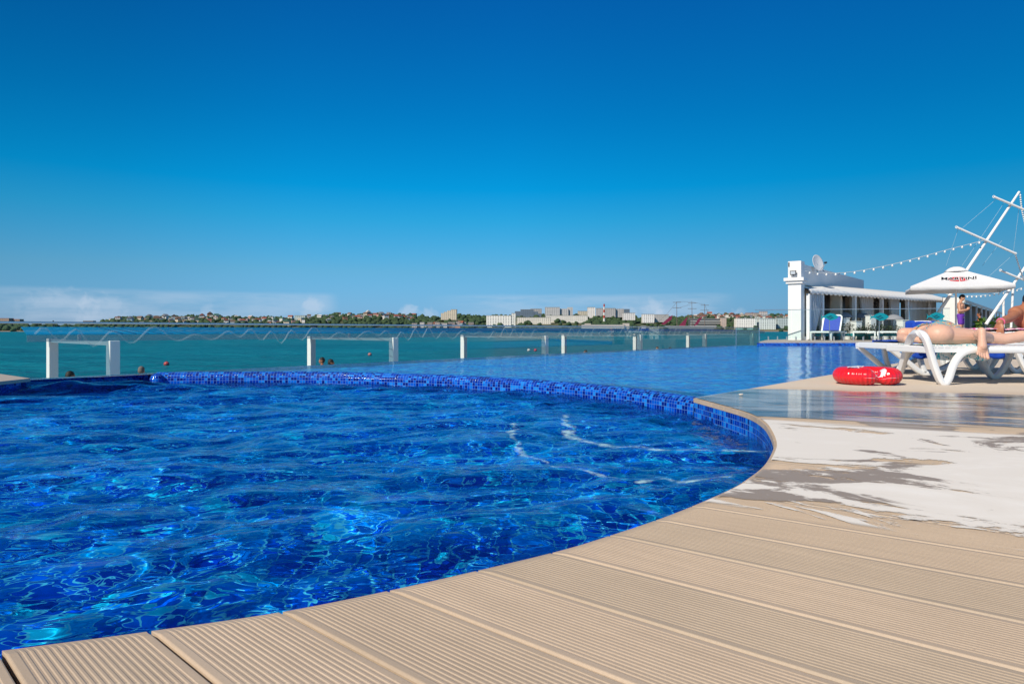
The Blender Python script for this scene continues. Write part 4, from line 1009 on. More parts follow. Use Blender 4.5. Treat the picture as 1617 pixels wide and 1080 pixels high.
# satellite dish
dd = thing('satellite_dish', at(1290.5, 428, 27.1), 'white satellite dish on a short arm above the parapet', 'satellite dish')
V, Fc = [], []; nr_, na_ = 8, 32
ax = Vector((.45, -.90, .28)).normalized(); ux = ax.cross(Vector((0,0,1))).normalized(); uy = ux.cross(ax)
cd = Vector((0,0,.30))
for i in range(nr_+1):
    r_ = .345*i/nr_
    for j in range(na_): a = 2*math.pi*j/na_; V.append(tuple(cd+(ux*math.cos(a)*.86+uy*math.sin(a))*r_+ax*(r_*r_*.45)))
for i in range(nr_):
    for j in range(na_): Fc.append((i*na_+j, i*na_+(j+1)%na_, (i+1)*na_+(j+1)%na_, (i+1)*na_+j))
o = link('dish', mesh_from(V, Fc, 'dish', None, True), plain('dish_grey', (.58,.60,.62), .4), dd); s_ = o.modifiers.new('s','SOLIDIFY'); s_.thickness = .012
mb = MB(); mb.cyl((0,0,-.12), (0,0,.28), .025, n=10); mb.build('mast', M_steel, dd)
mb = MB(); f_ = cd+ax*.42-uy*.12; mb.cyl(cd-uy*.32+ax*.05, f_, .012, n=8); mb.build('feed_arm', M_steel, dd)
mb = MB(); mb.cyl(f_, f_+(cd-f_).normalized()*.1, .035, n=12); mb.build('receiver', M_dark, dd)
# pigeons on the parapet
M_bird = plain('dark_feathers', (.03,.03,.035), .6, .3, 30)
def pigeon(loc, rz, label):
    b = Body(); b.ell((0,0,.075), (.085,.045,.045), Matrix.Rotation(R(-20),3,'Y')); b.cap((.06,0,.10), (.085,0,.14), .024, .018); b.ell((.092,0,.152), (.024,.02,.02)); b.limb([(-.07,0,.06), (-.15,0,.03)], [.022,.010]); b.cap((.112,0,.15), (.13,0,.145), .006, .003)
    for e in (-1,1): b.cap((.0,e*.018,.05), (.0,e*.02,.004), .006)
    o = b.build('pigeon', M_bird, .006); o.location = loc; o.rotation_euler.z = rz; return tag(o, label, 'bird', 'pigeons on the parapet')
for t_, rz, lb in ((2.9, 1.0, 'dark pigeon on the parapet, the one nearer the satellite dish'), (3.6, 2.4, 'dark pigeon on the parapet, the middle one and largest'), (6.6, .3, 'dark pigeon on the parapet, the one farthest from the satellite dish')):
    pigeon(CP+Matrix.Rotation(ANG,3,'Z')@Vector((t_,.05,2.79+.0)), rz, lb)
# hanging fans / wicker lamps
M_wick = plain('dark_wicker', (.03,.022,.018), .7, .3, 30)
def cage(px, py, Y, label):
    c = at(px, py, Y); r_ = thing('fan', c, label, 'fan', R(20), 'dark cage fans hanging under the awning')
    mb = MB()
    for rr, yy in ((.25,0),(.19,.05),(.19,-.05),(.10,.07),(.10,-.07)): mb.tube([(rr*math.cos(a), yy, rr*math.sin(a)) for a in [2*math.pi*i/24 for i in range(24)]], .012, 5, closed=True, up=(0,1,0))
    for i in range(12): a = 2*math.pi*i/12; mb.tube([(.03*math.cos(a),-.075,.03*math.sin(a)), (.19*math.cos(a),-.05,.19*math.sin(a)), (.25*math.cos(a),0,.25*math.sin(a)), (.19*math.cos(a),.05,.19*math.sin(a))], .007, 4)
    mb.build('cage', M_wick, r_)
    mb = MB(); mb.cyl((0,-.04,0), (0,.13,0), .06, n=14); mb.build('motor', M_wick, r_)
    for k in range(3):
        a = 2*math.pi*k/3+.4; mb = MB(); mb.box((.1*math.cos(a), 0, .1*math.sin(a)), (.2,.012,.12), rot=Matrix.Rotation(-a,3,'Y')); mb.build('blade', M_wick, r_)
    mb = MB(); mb.cyl((0,.06,.05), (0,.06,1.99-c.z), .014, n=8); mb.build('stem', M_wick, r_)
cage(1364, 480, 29.6, 'left of the two neighbouring dark cage fans hanging under the awning'); cage(1379, 480, 30.0, 'right of the two neighbouring dark cage fans hanging under the awning'); cage(1407, 483, 31.4, 'single dark cage fan hanging farther right under the awning')
# glass fence on the far terrace, with spigots
fa_, fb_ = at(1192, 521, 25.0), at(1500, 521, 23.15)
fen = thing('glass_fence', Vector((fa_.x, fa_.y, FZ)), 'frameless glass fence on short metal studs along the front of the far terrace', 'glass fence', math.atan2(fb_.y-fa_.y, fb_.x-fa_.x))
FL = (fb_-fa_).length; npn = 5
for i in range(npn):
    mb = MB(); w_ = FL/npn; mb.box((w_*(i+.5), 0, .58), (w_-.02, .012, 1.04)); mb.build('glass_panel', M_glass, fen)
    for k in (.12, .37, .62, .87):
        mb = MB(); mb.box((w_*(i+k), 0, .07), (.045, .06, .14), bevel=.005); mb.build('spigot', M_steel, fen)
mb = MB(); mb.box((FL/2, 0, 1.11), (FL, .03, .022)); mb.build('top_rail', M_steel, fen)
# fish shaped signs
M_teal = plain('teal_board', (.0,.28,.33), .5, .1, 5)
def fish(px, py, Y, w_, label):
    c = at(px, py, Y); s_ = w_
    top = [(-.5,.13), (-.43,.03), (-.36,.02), (-.2,.12), (0,.19), (.2,.17), (.38,.09), (.5,0)]
    bot = [(.38,-.09), (.2,-.15), (.05,-.17), (-.1,-.12), (-.3,-.04), (-.42,-.05), (-.5,-.14), (-.46,0)]
    mb = MB(); mb.poly([(x*s_, 0, z*s_*1.15) for x, z in top+bot], .02, (0,1,0)); o = mb.build('fish_board', M_teal)
    o.location = c; tag(o, label, 'sign', 'teal fish boards on the glass fence')
    for zz, x0 in ((.03,-.05), (-.05,.05)):
        mb = MB(); mb.tube([((x0+a*.16)*s_, -.006, (zz+.035*math.sin(a*3))*s_) for a in [-1,-.6,-.2,.2,.6,1]], [.004*s_,.02*s_,.028*s_,.028*s_,.02*s_,.004*s_], 6); mb.build('stripe', plain('dark_teal', (.0,.12,.15), .5), o)
    mb = MB(); mb.cyl((0,.03,.1), (0,.03,-(c.z-FZ)), .012, n=8); mb.build('stake', M_steel, o)
fish(1310.5, 500.5, 24.15, .62, 'teal fish-shaped board in front of the upright blue lounger'); fish(1389, 500.5, 23.7, .66, 'teal fish-shaped board in the middle, before the white planters'); fish(1478, 499.5, 23.2, .62, 'teal fish-shaped board beside the foot of the leaning mast')
# loungers on the far terrace
for (px, Y, rz, bk, lb) in ((1298, 25.3, R(48), R(64), 'white lounger with its blue back upright behind the glass fence'), (1366, 25.6, R(62), 0, 'flat white lounger behind the glass fence, middle of the three'), (1404, 25.4, R(62), 0, 'flat white lounger behind the glass fence, nearest the big loungers')):
    q = at(px, 521, Y); lounger((q.x, q.y-.7, FZ), lb, arch=False, back=bk, sling=M_royal if bk else None, rz=rz, group='loungers on the far terrace', vlegs=(1.4,), L=1.8, backlen=.66)
# planters, cabinets, plants, teal bench
M_cab = plain('white_cabinet', (.78,.77,.75), .6, .04, 3); M_tb = plain('teal_bench', (0,.30,.34), .7, .1, 4)
M_leafd = plain('dark_leaf', (.03,.055,.02), .5, .5, 20)
def leafy(loc, w_, h, label, n_=150, seed=1, m=M_leafd, leaf=.07, pot=None, name='potted_plant', cat='plant', group=None):
    rg = random.Random(seed); r_ = thing(name, loc, label, cat, 0, group)
    mb = MB(); bm = mb.bm
    for i in range(n_):
        a = rg.uniform(0, 6.283); rr = w_*math.sqrt(rg.random()); z = h*(.25+.75*rg.random())*(1-.35*rr/w_); c = Vector((rr*math.cos(a), rr*math.sin(a)*.6, z))
        d_ = Vector((math.cos(a)+rg.uniform(-.5,.5), math.sin(a)+rg.uniform(-.5,.5), rg.uniform(-.3,.9))).normalized(); s_ = d_.cross(Vector((rg.uniform(-1,1),rg.uniform(-1,1),1))).normalized(); L = leaf*rg.uniform(.7,1.4)
        v = [bm.verts.new(c), bm.verts.new(c+d_*L*.5+s_*L*.28), bm.verts.new(c+d_*L), bm.verts.new(c+d_*L*.5-s_*L*.28)]; bm.faces.new(v)
    mb.build('foliage', m, r_)
    mb = MB()
    for i in range(5): a = i*1.3; mb.tube([(0,0,.0), (w_*.3*math.cos(a), w_*.2*math.sin(a), h*.4), (w_*.5*math.cos(a), w_*.3*math.sin(a), h*.8)], .008, 5)
    mb.build('stem', plain('stem_brown', (.06,.04,.02), .8), r_)
    if pot: mb = MB(); mb.cyl((0,0,-pot), (0,0,.02), w_*.45, w_*.6, n=16); mb.build('pot', M_cab, r_)
    return r_
for px, py, w_, h, Y, lb in ((1352, 508, .30, .62, 27.3, 'white cabinet standing alone left of the dark potted plants'), (1375, 499, .28, .85, 27.8, 'tall white cabinet behind the middle fish board'), (1332, 503, .32, .75, 27.6, 'white cabinet behind the upright blue lounger'), (1425, 506, .30, .7, 27.5, 'white cabinet right of the cage fan, behind the flat loungers')):
    q = at(px, 521, Y); r_ = thing('cabinet', (q.x, q.y, FZ), lb, 'cabinet', R(20)); hh_ = EYE+(521-py)/F*Y-FZ
    mb = MB(); mb.box((0,0,hh_/2), (w_,w_,hh_), bevel=.01); mb.build('body', M_cab, r_); mb = MB(); mb.box((0,0,hh_+.012), (w_+.04,w_+.04,.024), bevel=.004); mb.build('top', M_cab, r_)
for i, (px, w_, h, lb) in enumerate(((1339, .22, .5, 'dark bushy potted plant between two white cabinets'), (1360, .2, .34, 'low dark potted plant just right of the lone white cabinet'), (1368, .28, .45, 'dark potted plant left of the tall white cabinet'), (1384, .3, .48, 'dark broad potted plant under the middle fish board'), (1397, .28, .42, 'dark potted plant right of the middle fish board'), (1411, .3, .42, 'dark potted plant behind the flat lounger nearest the big loungers'), (1288, .22, .4, 'dark round potted plant behind the upright lounger, beside the curtain'), (1436, .28, .4, 'dark potted plant farthest right in the row under the awning'))):
    q = at(px, 521, 26.9+.1*(i%3)); leafy((q.x, q.y, FZ+.22), w_, h, lb, 170, i+3, pot=.22, group='potted plants in front of the beach bar')
for i, (px0, px1, lb) in enumerate(((1276, 1312, 'teal low bench left, behind the upright blue lounger'), (1318, 1362, 'teal low bench middle, under the lone white cabinet'), (1366, 1425, 'teal low bench right, behind the flat white loungers'))):
    q0, q1 = at(px0, 521, 26.4), at(px1, 521, 26.4); r_ = thing('bench', ((q0.x+q1.x)/2, 26.4, FZ), lb, 'bench', 0, 'teal benches under the awning')
    L = q1.x-q0.x; mb = MB(); mb.box((0,0,.19), (L, .4, .10), bevel=.01); mb.build('seat', M_tb, r_)
    for e in (-1,1): mb = MB(); mb.box((e*(L/2-.1),0,.07), (.06,.36,.14)); mb.build('leg', M_tb, r_)
# grey sun shades under the awning
for px, py, Y, lb in ((1331, 493, 28.2, 'grey domed shade left, behind the upright blue lounger'), (1360, 494, 29.0, 'grey domed shade behind the lone white cabinet'), (1411, 497, 30.0, 'grey domed shade below the single cage fan')):
    c = at(px, py, Y); r_ = thing('garden_parasol', (c.x, c.y, FZ), lb, 'parasol', 0, 'grey shades under the awning'); zt = c.z-FZ
    V, Fc = [], []
    for i in range(6):
        f_ = i/5
        for j in range(16): a = 2*math.pi*j/16; V.append((.42*f_*math.cos(a), .42*f_*math.sin(a), zt-.22*f_*f_))
    for i in range(5):
        for j in range(16): Fc.append((i*16+j, i*16+(j+1)%16, (i+1)*16+(j+1)%16, (i+1)*16+j))
    o = link('canopy', mesh_from(V, Fc, 'canopy', None, True), plain('grey_cloth', (.30,.29,.33), .9), r_); s_ = o.modifiers.new('s','SOLIDIFY'); s_.thickness = .01
    mb = MB(); mb.cyl((0,0,0), (0,0,zt), .02, n=8); mb.build('pole', M_steel, r_)

# ---- big parasol with its printed sign
pq = at(1509.5, 521, 27.3); PB = Vector((pq.x, pq.y, FZ))
par = thing('parasol', PB, 'big square white parasol with a red oval and black lettering on its front', 'parasol', R(-27))
Hs = 1.66; ZE, ZT = 2.07, 2.84   # above terrace
m, t, b = new_mat('parasol_cloth'); b.inputs['Base Color'].default_value = (.80,.80,.81,1); b.inputs['Roughness'].default_value = .75
tl = t.node('ShaderNodeBsdfTranslucent'); tl.inputs[0].default_value = (.55,.57,.66,1); mx = t.node('ShaderNodeMixShader'); mx.inputs[0].default_value = .12
t.put(b, 'Normal', t.bump(t.noise(t.node('ShaderNodeTexCoord').outputs['Object'], 3, 3), .25, .05))
t.l.new(b.outputs[0], mx.inputs[1]); t.l.new(tl.outputs[0], mx.inputs[2]); t.l.new(mx.outputs[0], m.node_tree.nodes['Material Output'].inputs[0]); M_par = m
V, Fc = [], []; NS, NR = 48, 12
for i in range(NR+1):
    f_ = .14+.86*i/NR
    for j in range(NS):
        a = 2*math.pi*j/NS; ca, sa = math.cos(a), math.sin(a); k_ = 1/max(abs(ca), abs(sa)); corner = (k_-1)/.414
        rr = Hs*f_*k_*(1-.035*(1-corner)*f_); sag = -.05*math.sin(math.pi*f_)*(1-corner); V.append((rr*ca, rr*sa, ZT-(ZT-ZE)*f_+sag-.03*(1-corner)*f_))
for i in range(NR):
    for j in range(NS): Fc.append((i*NS+j, i*NS+(j+1)%NS, (i+1)*NS+(j+1)%NS, (i+1)*NS+j))
base_ = NR*NS
n0 = len(V)
for j in range(NS):
    x, y, z = V[base_+j]; a = 2*math.pi*j/NS; k_ = 1/max(abs(math.cos(a)), abs(math.sin(a))); corner = (k_-1)/.414
    V.append((x*1.004, y*1.004, z-.13-.03*corner+.012*math.sin(j*2.4)))
for j in range(NS): Fc.append((base_+j, base_+(j+1)%NS, n0+(j+1)%NS, n0+j))
o = link('canopy', mesh_from(V, Fc, 'canopy', None, True), M_par, par); s_ = o.modifiers.new('s','SOLIDIFY'); s_.thickness = .008; o.data.set_sharp_from_angle(angle=R(35)) 
V, Fc = [], []
for i in range(5):
    f_ = i/4
    for j in range(24):
        a = 2*math.pi*j/24; k_ = 1/max(abs(math.cos(a)), abs(math.sin(a)))**.7; V.append((.40*f_*math.cos(a)*k_, .40*f_*math.sin(a)*k_, ZT+.06-.20*f_**2.2))
for i in range(4):
    for j in range(24): Fc.append((i*24+j, i*24+(j+1)%24, (i+1)*24+(j+1)%24, (i+1)*24+j))
o = link('vent_cap', mesh_from(V, Fc, 'vent', None, True), M_par, par); s_ = o.modifiers.new('s','SOLIDIFY'); s_.thickness = .008
mb = MB(); mb.cyl((0,0,.06), (0,0,ZT), .035, n=14); mb.build('pole', M_white, par)
mb = MB(); mb.box((0,0,.04), (.8,.8,.08), bevel=.015); mb.build('base', M_steel, par)
for k in range(8):
    a = math.pi/4*k; k_ = 1/max(abs(math.cos(a)), abs(math.sin(a))); mb = MB(); e_ = Vector((Hs*k_*math.cos(a)*.96, Hs*k_*math.sin(a)*.96, ZE-.01)); mb.bar((0.04*math.cos(a),.04*math.sin(a),ZT-.07), e_, .02, .03); rb = mb.build('rib', M_white, par)
    mb = MB(); mb.bar((.04*math.cos(a),.04*math.sin(a),ZT-.62), Vector((0,0,ZT-.07)).lerp(e_, .5), .016, .022); mb.build('strut', M_white, rb)
tilt = math.atan2(ZT-ZE, Hs)
def cloth_z(x, y):
    a = math.atan2(y, x); k_ = 1/max(abs(math.cos(a)), abs(math.sin(a))); corner = (k_-1)/.414; rr = math.hypot(x, y); f_ = rr/(Hs*k_)
    for _ in range(4): f_ = rr/(Hs*k_*(1-.035*(1-corner)*f_))
    return ZT-(ZT-ZE)*f_-.05*math.sin(math.pi*f_)*(1-corner)-.03*(1-corner)*f_
def print_on(o, cx, s0, kx, ky, up):
    """lay a flat mesh (x across, y up) on the front slope as if printed on it"""
    bm = bmesh.new(); bm.from_mesh(o.data); bmesh.ops.triangulate(bm, faces=bm.faces[:])
    for _ in range(2): bmesh.ops.subdivide_edges(bm, edges=[e for e in bm.edges if e.calc_length() > .06], cuts=1)
    for v in bm.verts:
        x = cx+v.co.x*kx; y = -Hs*(1-s0)+v.co.y*ky; v.co = (x, y, cloth_z(x, y)+up+(.003 if v.co.z > 0 else 0))
    bm.to_mesh(o.data); bm.free()
mb = MB(); mb.cyl((0,0,-.001), (0,0,.001), 1.0, n=48); o = mb.build('red_oval', plain('print_red', (.62,.01,.03), .6), par); print_on(o, -.02, .43, .36, .20, .016)
for nm, off, mt, up in (('lettering_outline', .020, plain('print_white', (.85,.85,.85), .6), .022), ('lettering', .006, plain('print_black', (.012,.012,.02), .6), .028)):
    o = text_mesh('MARTINI', .30, nm, par, mt, (0,0,0), (0,0,0), .001, .12, off, 1.0); print_on(o, -.02, .43, 1.0, 1.05, up)
mb = MB()

# ---- leaning masts with yards, lights and rigging
def mast(p0, p1, yards, r, label, props, Y):
    a, c = at(*p0, Y), at(*p1, Y); r_ = thing('leaning_mast', a, label, 'mast'); L = lambda p: p-a
    mb = MB(); mb.cyl((0,0,0), L(c), r, r*.6, n=14); mb.build('pole', M_white, r_, True)
    ends = []
    for (q0, q1) in yards:
        y0, y1 = at(*q0, Y-.12), at(*q1, Y-.12); mb = MB(); mb.cyl(L(y0), L(y1), r*.62, n=12)
        for e in (y0, y1): mb.tube([L(e)+Vector((.055*math.cos(t_), 0, .055*math.sin(t_))) for t_ in [i*.785 for i in range(8)]], .012, 6, closed=True, up=(0,1,0))
        mb.build('yard', M_white, r_, True); ends += [y0, y1]
    for (q0, q1) in props:
        mb = MB(); mb.cyl(L(at(*q0, Y)), L(at(*q1, Y)), r*.7, n=10); mb.build('prop', M_white, r_, True)
    return r_, ends, a, c
Ym = 29.0
m1_, e1, a1, c1 = mast((1457, 530.9), (1609.5, 303), [((1569.5, 311), (1640, 341)), ((1510.5, 359), (1603.5, 400.5))], .075, 'tall leaning white mast with two slanting yards rising behind the parasol', [], Ym)
m2_, e2_, a2, c2 = mast((1557, 512.2), (1650, 376), [((1580, 427), (1645, 454))], .07, 'second leaning white mast at the right edge, propped on two uprights', [((1584.5, 472), (1584.5, 517.5)), ((1600, 450), (1596.5, 517.5))], 30.5)
M_bulb = plain('bulb_glass', (.80,.80,.78), .2); M_wire = plain('pale_wire', (.62,.62,.60), .6)
def string(pts, nb, label, Y0, Y1, sz=.042, wr=.012, group='strings of light bulbs'):
    P_ = [at(x, y, Y0+(Y1-Y0)*i/(len(pts)-1)) for i, (x, y) in enumerate(pts)]; path = catmull(P_, 8); base = path[0].copy()
    r_ = thing('string_lights', base, label, 'string lights', 0, group)
    mb = MB(); mb.tube([p-base for p in path], wr, 6); mb.build('cable', M_wire, r_, True)
    cum = [0]
    for i in range(1, len(path)): cum.append(cum[-1]+(path[i]-path[i-1]).length)
    mb = MB(); mb.ball((0,0,-.055), sz, 2, (1,1,1.2)); mb.cyl((0,0,-.03), (0,0,.0), .016, n=8); o0 = mb.build('bulb', M_bulb, r_, True)
    for k in range(nb):
        s_ = cum[-1]*(k+.5)/nb; i = max(j for j in range(len(cum)) if cum[j] <= s_); i = min(i, len(path)-2); f_ = (s_-cum[i])/(cum[i+1]-cum[i]+1e-9)
        o = o0 if k == 0 else o0.copy()
        if k: col.objects.link(o)
        o.location = path[i].lerp(path[i+1], f_)-base
    return r_
string([(1272, 428), (1300, 431.5), (1345, 429.5), (1400, 419.5), (1450, 407), (1500, 393.5), (1553, 380)], 20, 'long string of white bulbs from the corner column up to the mast', 26.0, 28.9)
string([(1603.5, 401), (1608, 415), (1613, 430), (1617, 440), (1625, 450)], 18, 'steep string of white bulbs hanging from the lower yard end', 28.9, 30.4, .035)
string([(1611, 305), (1613, 325), (1617, 345), (1622, 365)], 18, 'steep string of white bulbs hanging from the very top of the mast', 29, 29.6, .035)
string([(1524, 467), (1550, 466.5), (1580, 462), (1600, 458.5), (1630, 450)], 15, 'low string of white bulbs passing behind the bare-chested man', 31, 30.6, .035)
mb = MB()
for (a_, b_) in (((1513,362),(1494,420)), ((1586,320),(1519,420)), ((1572,316),(1520,360)), ((1600,402),(1560,438)), ((1582,380),(1551,420)), ((1609,330),(1600,400))): mb.cyl(at(*a_, Ym), at(*b_, Ym+.4), .006, n=5)
tag(mb.build('rigging', plain('rigging_wire', (.35,.5,.6), .6)), 'thin stay wires of the tall leaning mast', 'rigging')
# ---- long marquee behind the man
mq0 = at(1523, 521, 31.0); mq = thing('marquee', (mq0.x, mq0.y, FZ), 'long low marquee with a pale grey roof running away behind the bare-chested man', 'marquee', ANG)
M_mq = plain('grey_marquee', (.50,.53,.50), .8, .05, 1)
Lq = 36
mb = MB(); mb.poly([(0,0,1.72), (Lq,0,1.72), (Lq,.9,2.12), (0,.9,2.12)], .03, (0,0,1)); mb.build('roof', M_mq, mq)
mb = MB(); mb.box((Lq/2,-.01,1.69), (Lq,.03,.14)); mb.build('valance', M_mq, mq)
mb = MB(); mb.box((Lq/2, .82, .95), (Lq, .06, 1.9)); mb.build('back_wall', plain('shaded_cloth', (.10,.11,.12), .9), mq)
mb = MB(); mb.box((-.02, .42, .93), (.04, .8, 1.86)); mb.build('end_wall', M_awn, mq)
for k in range(9): mb = MB(); mb.box((.3+k*3.4, .05, .86), (.08,.08,1.72)); mb.build('post', M_white, mq)
q = at(1561, 521, 33); leafy((q.x, q.y, FZ+.3), .4, .75, 'light green palm-like potted plant in front of the marquee', 60, 77, plain('fresh_leaf', (.10,.20,.03), .5, .3, 10), .3, .3, 'potted_plant', 'plant')
lb_ = 'dark haired person sitting in the shade of the marquee'
q = at(1560, 521, 34); b_ = copy_tree(proto); b_.location = (q.x, q.y+.6, FZ-.55+.0); b_.rotation_euler.z = R(150); b_['label'] = lb_; b_['group'] = 'people on the far terrace'; b_.location.z = FZ-.42
del b_['group']
# ================================================================== the far shore of the bay
rg = random.Random(11)
CREST = [(-700,508),(-80,506),(0,507),(32,508),(48,511),(120,511),(158,509.5),(185,503),(205,503),(235,503),(290,500.5),(330,500),(380,501.5),(440,503),(500,500),(540,498),(600,496.5),(640,499),(680,502),(720,500),(770,500.5),(830,499),(880,498),(930,499),(1000,502),(1060,503),(1110,499),(1160,498),(1200,500),(1260,500),(1400,503),(2400,506)]
YN, YF = 1250.0, 1650.0
def crest(px):
    for (a, ya), (b_, yb) in zip(CREST, CREST[1:]):
        if a <= px <= b_: return ya+(yb-ya)*(px-a)/(b_-a)
    return 507
def ground(px, f):
    """point of the hillside: px is the bearing in photo pixels, f 0 at the water, 1 at the crest"""
    Y = YN+(YF-YN)*f; zc = EYE+(521-(crest(px)+2.2))/F*YF
    z = SEA+(zc-SEA)*min(1, f)**0.85
    if f < 0: z = SEA-6
    return Vector(((px-808.5)*Y/F, Y, z))
V, Fc = [], []; pxs = list(range(-700, 2401, 10)); fs = [-.01, 0.0, .1, .25, .4, .6, .8, 1.0, 1.3]
for px in pxs:
    for f in fs:
        p = ground(px, f); p.z += (0 if f <= 0 else 1.2*mnoise.noise(Vector((p.x*.02, p.y*.02, 0)))); V.append(tuple(p))
for i in range(len(pxs)-1):
    for j in range(len(fs)-1): a = i*len(fs)+j; Fc.append((a, a+len(fs), a+len(fs)+1, a+1))
m, t, b = new_mat('hillside_ground'); pos = t.node('ShaderNodeNewGeometry').outputs['Position']; z_ = t.sep(pos)[2]
n = t.noise(pos, .03, 5, .65)
t.put(b, 'Base Color', t.mix(t.smooth(t.math('ADD', z_, t.math('MULTIPLY', n, 6.0)), 1.0, 4.0), t.mix(n, (.22,.13,.09), (.36,.24,.17)), t.mix(t.smooth(n, .4, .6), (.05,.075,.03), (.13,.12,.06)))); b.inputs['Roughness'].default_value = .95
tag(link('hillside', mesh_from(V, Fc, 'hillside', None, True), m), kind='structure')
# woodland: thousands of small ragged crowns in one mass
m, t, b = new_mat('far_foliage'); pos = t.node('ShaderNodeNewGeometry').outputs['Position']
n = t.noise(pos, .09, 4, .6); n2_ = t.noise(pos, .5, 3, .6)
t.put(b, 'Base Color', t.mix(n2_, t.mix(t.smooth(n, .35, .65), (.018,.045,.022), (.05,.095,.03)), (.035,.07,.028))); b.inputs['Roughness'].default_value = .9
M_wood = m
bm0 = bmesh.new(); bmesh.ops.create_icosphere(bm0, subdivisions=2, radius=1.0); bv = np.array([v.co[:] for v in bm0.verts]); bf = np.array([[v.index for v in f.verts] for f in bm0.faces]); bm0.free()
VV, FF = [], []; nv = 0; nprng = np.random.default_rng(5)
def clump(p, r, h):
    global nv
    d_ = 1+nprng.normal(0, .20, len(bv)); v = bv*d_[:,None]*np.array([r, r, h]); VV.append(v+np.array([p.x, p.y, p.z+h*.6])); FF.append(bf+nv); nv += len(bv)
BLOCKS = [(690,725,.9),(766,816,.35),(812,926,.55),(920,996,.1),(1010,1058,.5),(1090,1150,.2),(1160,1250,.25)]
for i in range(3600):
    px = rg.uniform(-60, 1300); f = rg.random()**.8
    if px < 45: pass
    dens = 1.0
    if 225 < px < 470 or 1100 < px < 1260: dens = .62
    if any(a-2 < px < b_+2 and f < fb-.02 for a, b_, fb in BLOCKS): dens = .25
    if 40 < px < 155: dens = .5; f *= .7
    if rg.random() > dens: continue
    p = ground(px, f); r = rg.uniform(2.6, 6.2); clump(p, r, r*rg.uniform(.65, 1.05))
for i in range(420):       # the crest line
    px = rg.uniform(158, 1300); p = ground(px, .97); r = rg.uniform(3, 6.5); clump(p, r, r*rg.uniform(.6, 1.2))
VV = np.concatenate(VV); FF = np.concatenate(FF)
me = bpy.data.meshes.new('woodland'); me.vertices.add(len(VV)); me.vertices.foreach_set('co', VV.astype(np.float32).ravel()); me.loops.add(FF.size); me.loops.foreach_set('vertex_index', FF.astype(np.int32).ravel())
me.polygons.add(len(FF)); me.polygons.foreach_set('loop_start', np.arange(0, FF.size, 3, dtype=np.int32)); me.update(calc_edges=True); me.validate()
tag(link('woodland', me, M_wood), kind='stuff')
# ---- houses
WALLS = {'white': (.66,.64,.60), 'cream': (.58,.50,.38), 'pink': (.52,.30,.27), 'grey': (.36,.36,.36), 'terracotta': (.40,.20,.13), 'pale blue': (.30,.42,.48)}
ROOFS = {'red': (.30,.09,.06), 'grey': (.22,.22,.23), 'brown': (.17,.10,.07), 'green': (.08,.18,.13), 'pale': (.50,.48,.46)}
def house_mesh(kind):
    w, d_, h = 1.0, .8, .62
    mb = MB(); mb.box((0,0,h/2-.1), (w,d_,h+.2)); 
    if kind: mb.poly([(-.5,-.4,h),(.5,-.4,h),(.5,.4,h),(-.5,.4,h)], .001, (0,0,1))
    bmesh.ops.recalc_face_normals(mb.bm, faces=mb.bm.faces[:]); a = bpy.data.meshes.new('wall'); mb.bm.to_mesh(a); mb.bm.free()
    mb = MB()
    if kind == 0: mb.poly([(-.55,-.47,h+.003),(-.55,.47,h+.003),(-.55,0,h+.30)], 1.1, (1,0,0))
    elif kind == 1: mb.poly([(-.5,-.55,h+.003),(.5,-.55,h+.003),(0,-.55,h+.34)], 1.1, (0,1,0))
    else: mb.box((0,0,h+.05), (1.08,.88,.09)); 
    bmesh.ops.recalc_face_normals(mb.bm, faces=mb.bm.faces[:]); r_ = bpy.data.meshes.new('roof'); mb.bm.to_mesh(r_); mb.bm.free()
    return a, r_
KM = [house_mesh(k) for k in range(3)]
hm = {}
def house(px, f, w, wall, roof, kind, label, group, rz=0.0, lift=0.0, hs=1.0):
    p = ground(px, f)
    r_ = thing('house', (p.x, p.y, p.z+lift), label, 'house', rz, group)
    key = (kind, wall, roof)
    if key not in hm:
        a, b_ = KM[kind][0].copy(), KM[kind][1].copy(); a.materials.clear(); a.materials.append(facade('house_'+wall.replace(' ', '_'), WALLS[wall], 3.2/9, 3.0/9, .22)); b_.materials.append(plain('roof_'+roof, ROOFS[roof], .85, .15, 3)); hm[key] = (a, b_)
    a, b_ = hm[key]; link('wall', a, None, r_); link('roof', b_, None, r_); r_.scale = (w, w, w*hs)
def facade(name, c, sx=3.2, sz=3.0, amount=.45, glass=(.07,.09,.11)):
    if name in _cache: return _cache[name]
    m, t, b = new_mat(name); o = t.sep(t.node('ShaderNodeTexCoord').outputs['Object'])
    u = t.math('FRACT', t.math('DIVIDE', t.math('ADD', o[0], o[1]), sx)); v = t.math('FRACT', t.math('DIVIDE', o[2], sz))
    w = t.math('MULTIPLY', t.math('MULTIPLY', t.math('GREATER_THAN', u, .28), t.math('LESS_THAN', u, .28+amount)), t.math('MULTIPLY', t.math('GREATER_THAN', v, .32), t.math('LESS_THAN', v, .80)))
    big = t.noise(t.node('ShaderNodeTexCoord').outputs['Object'], .15/sx*3.2, 3, .6)
    k = t.math('MULTIPLY_ADD', big, .35, .82); rgb = t.node('ShaderNodeRGB'); rgb.outputs[0].default_value = (*c, 1)
    cc = t.node('ShaderNodeVectorMath', {'operation': 'SCALE'}); t.l.new(rgb.outputs[0], cc.inputs[0]); t.l.new(k, cc.inputs['Scale'])
    t.put(b, 'Base Color', t.mix(w, cc.outputs[0], glass)); b.inputs['Roughness'].default_value = .8; _cache[name] = m; return m
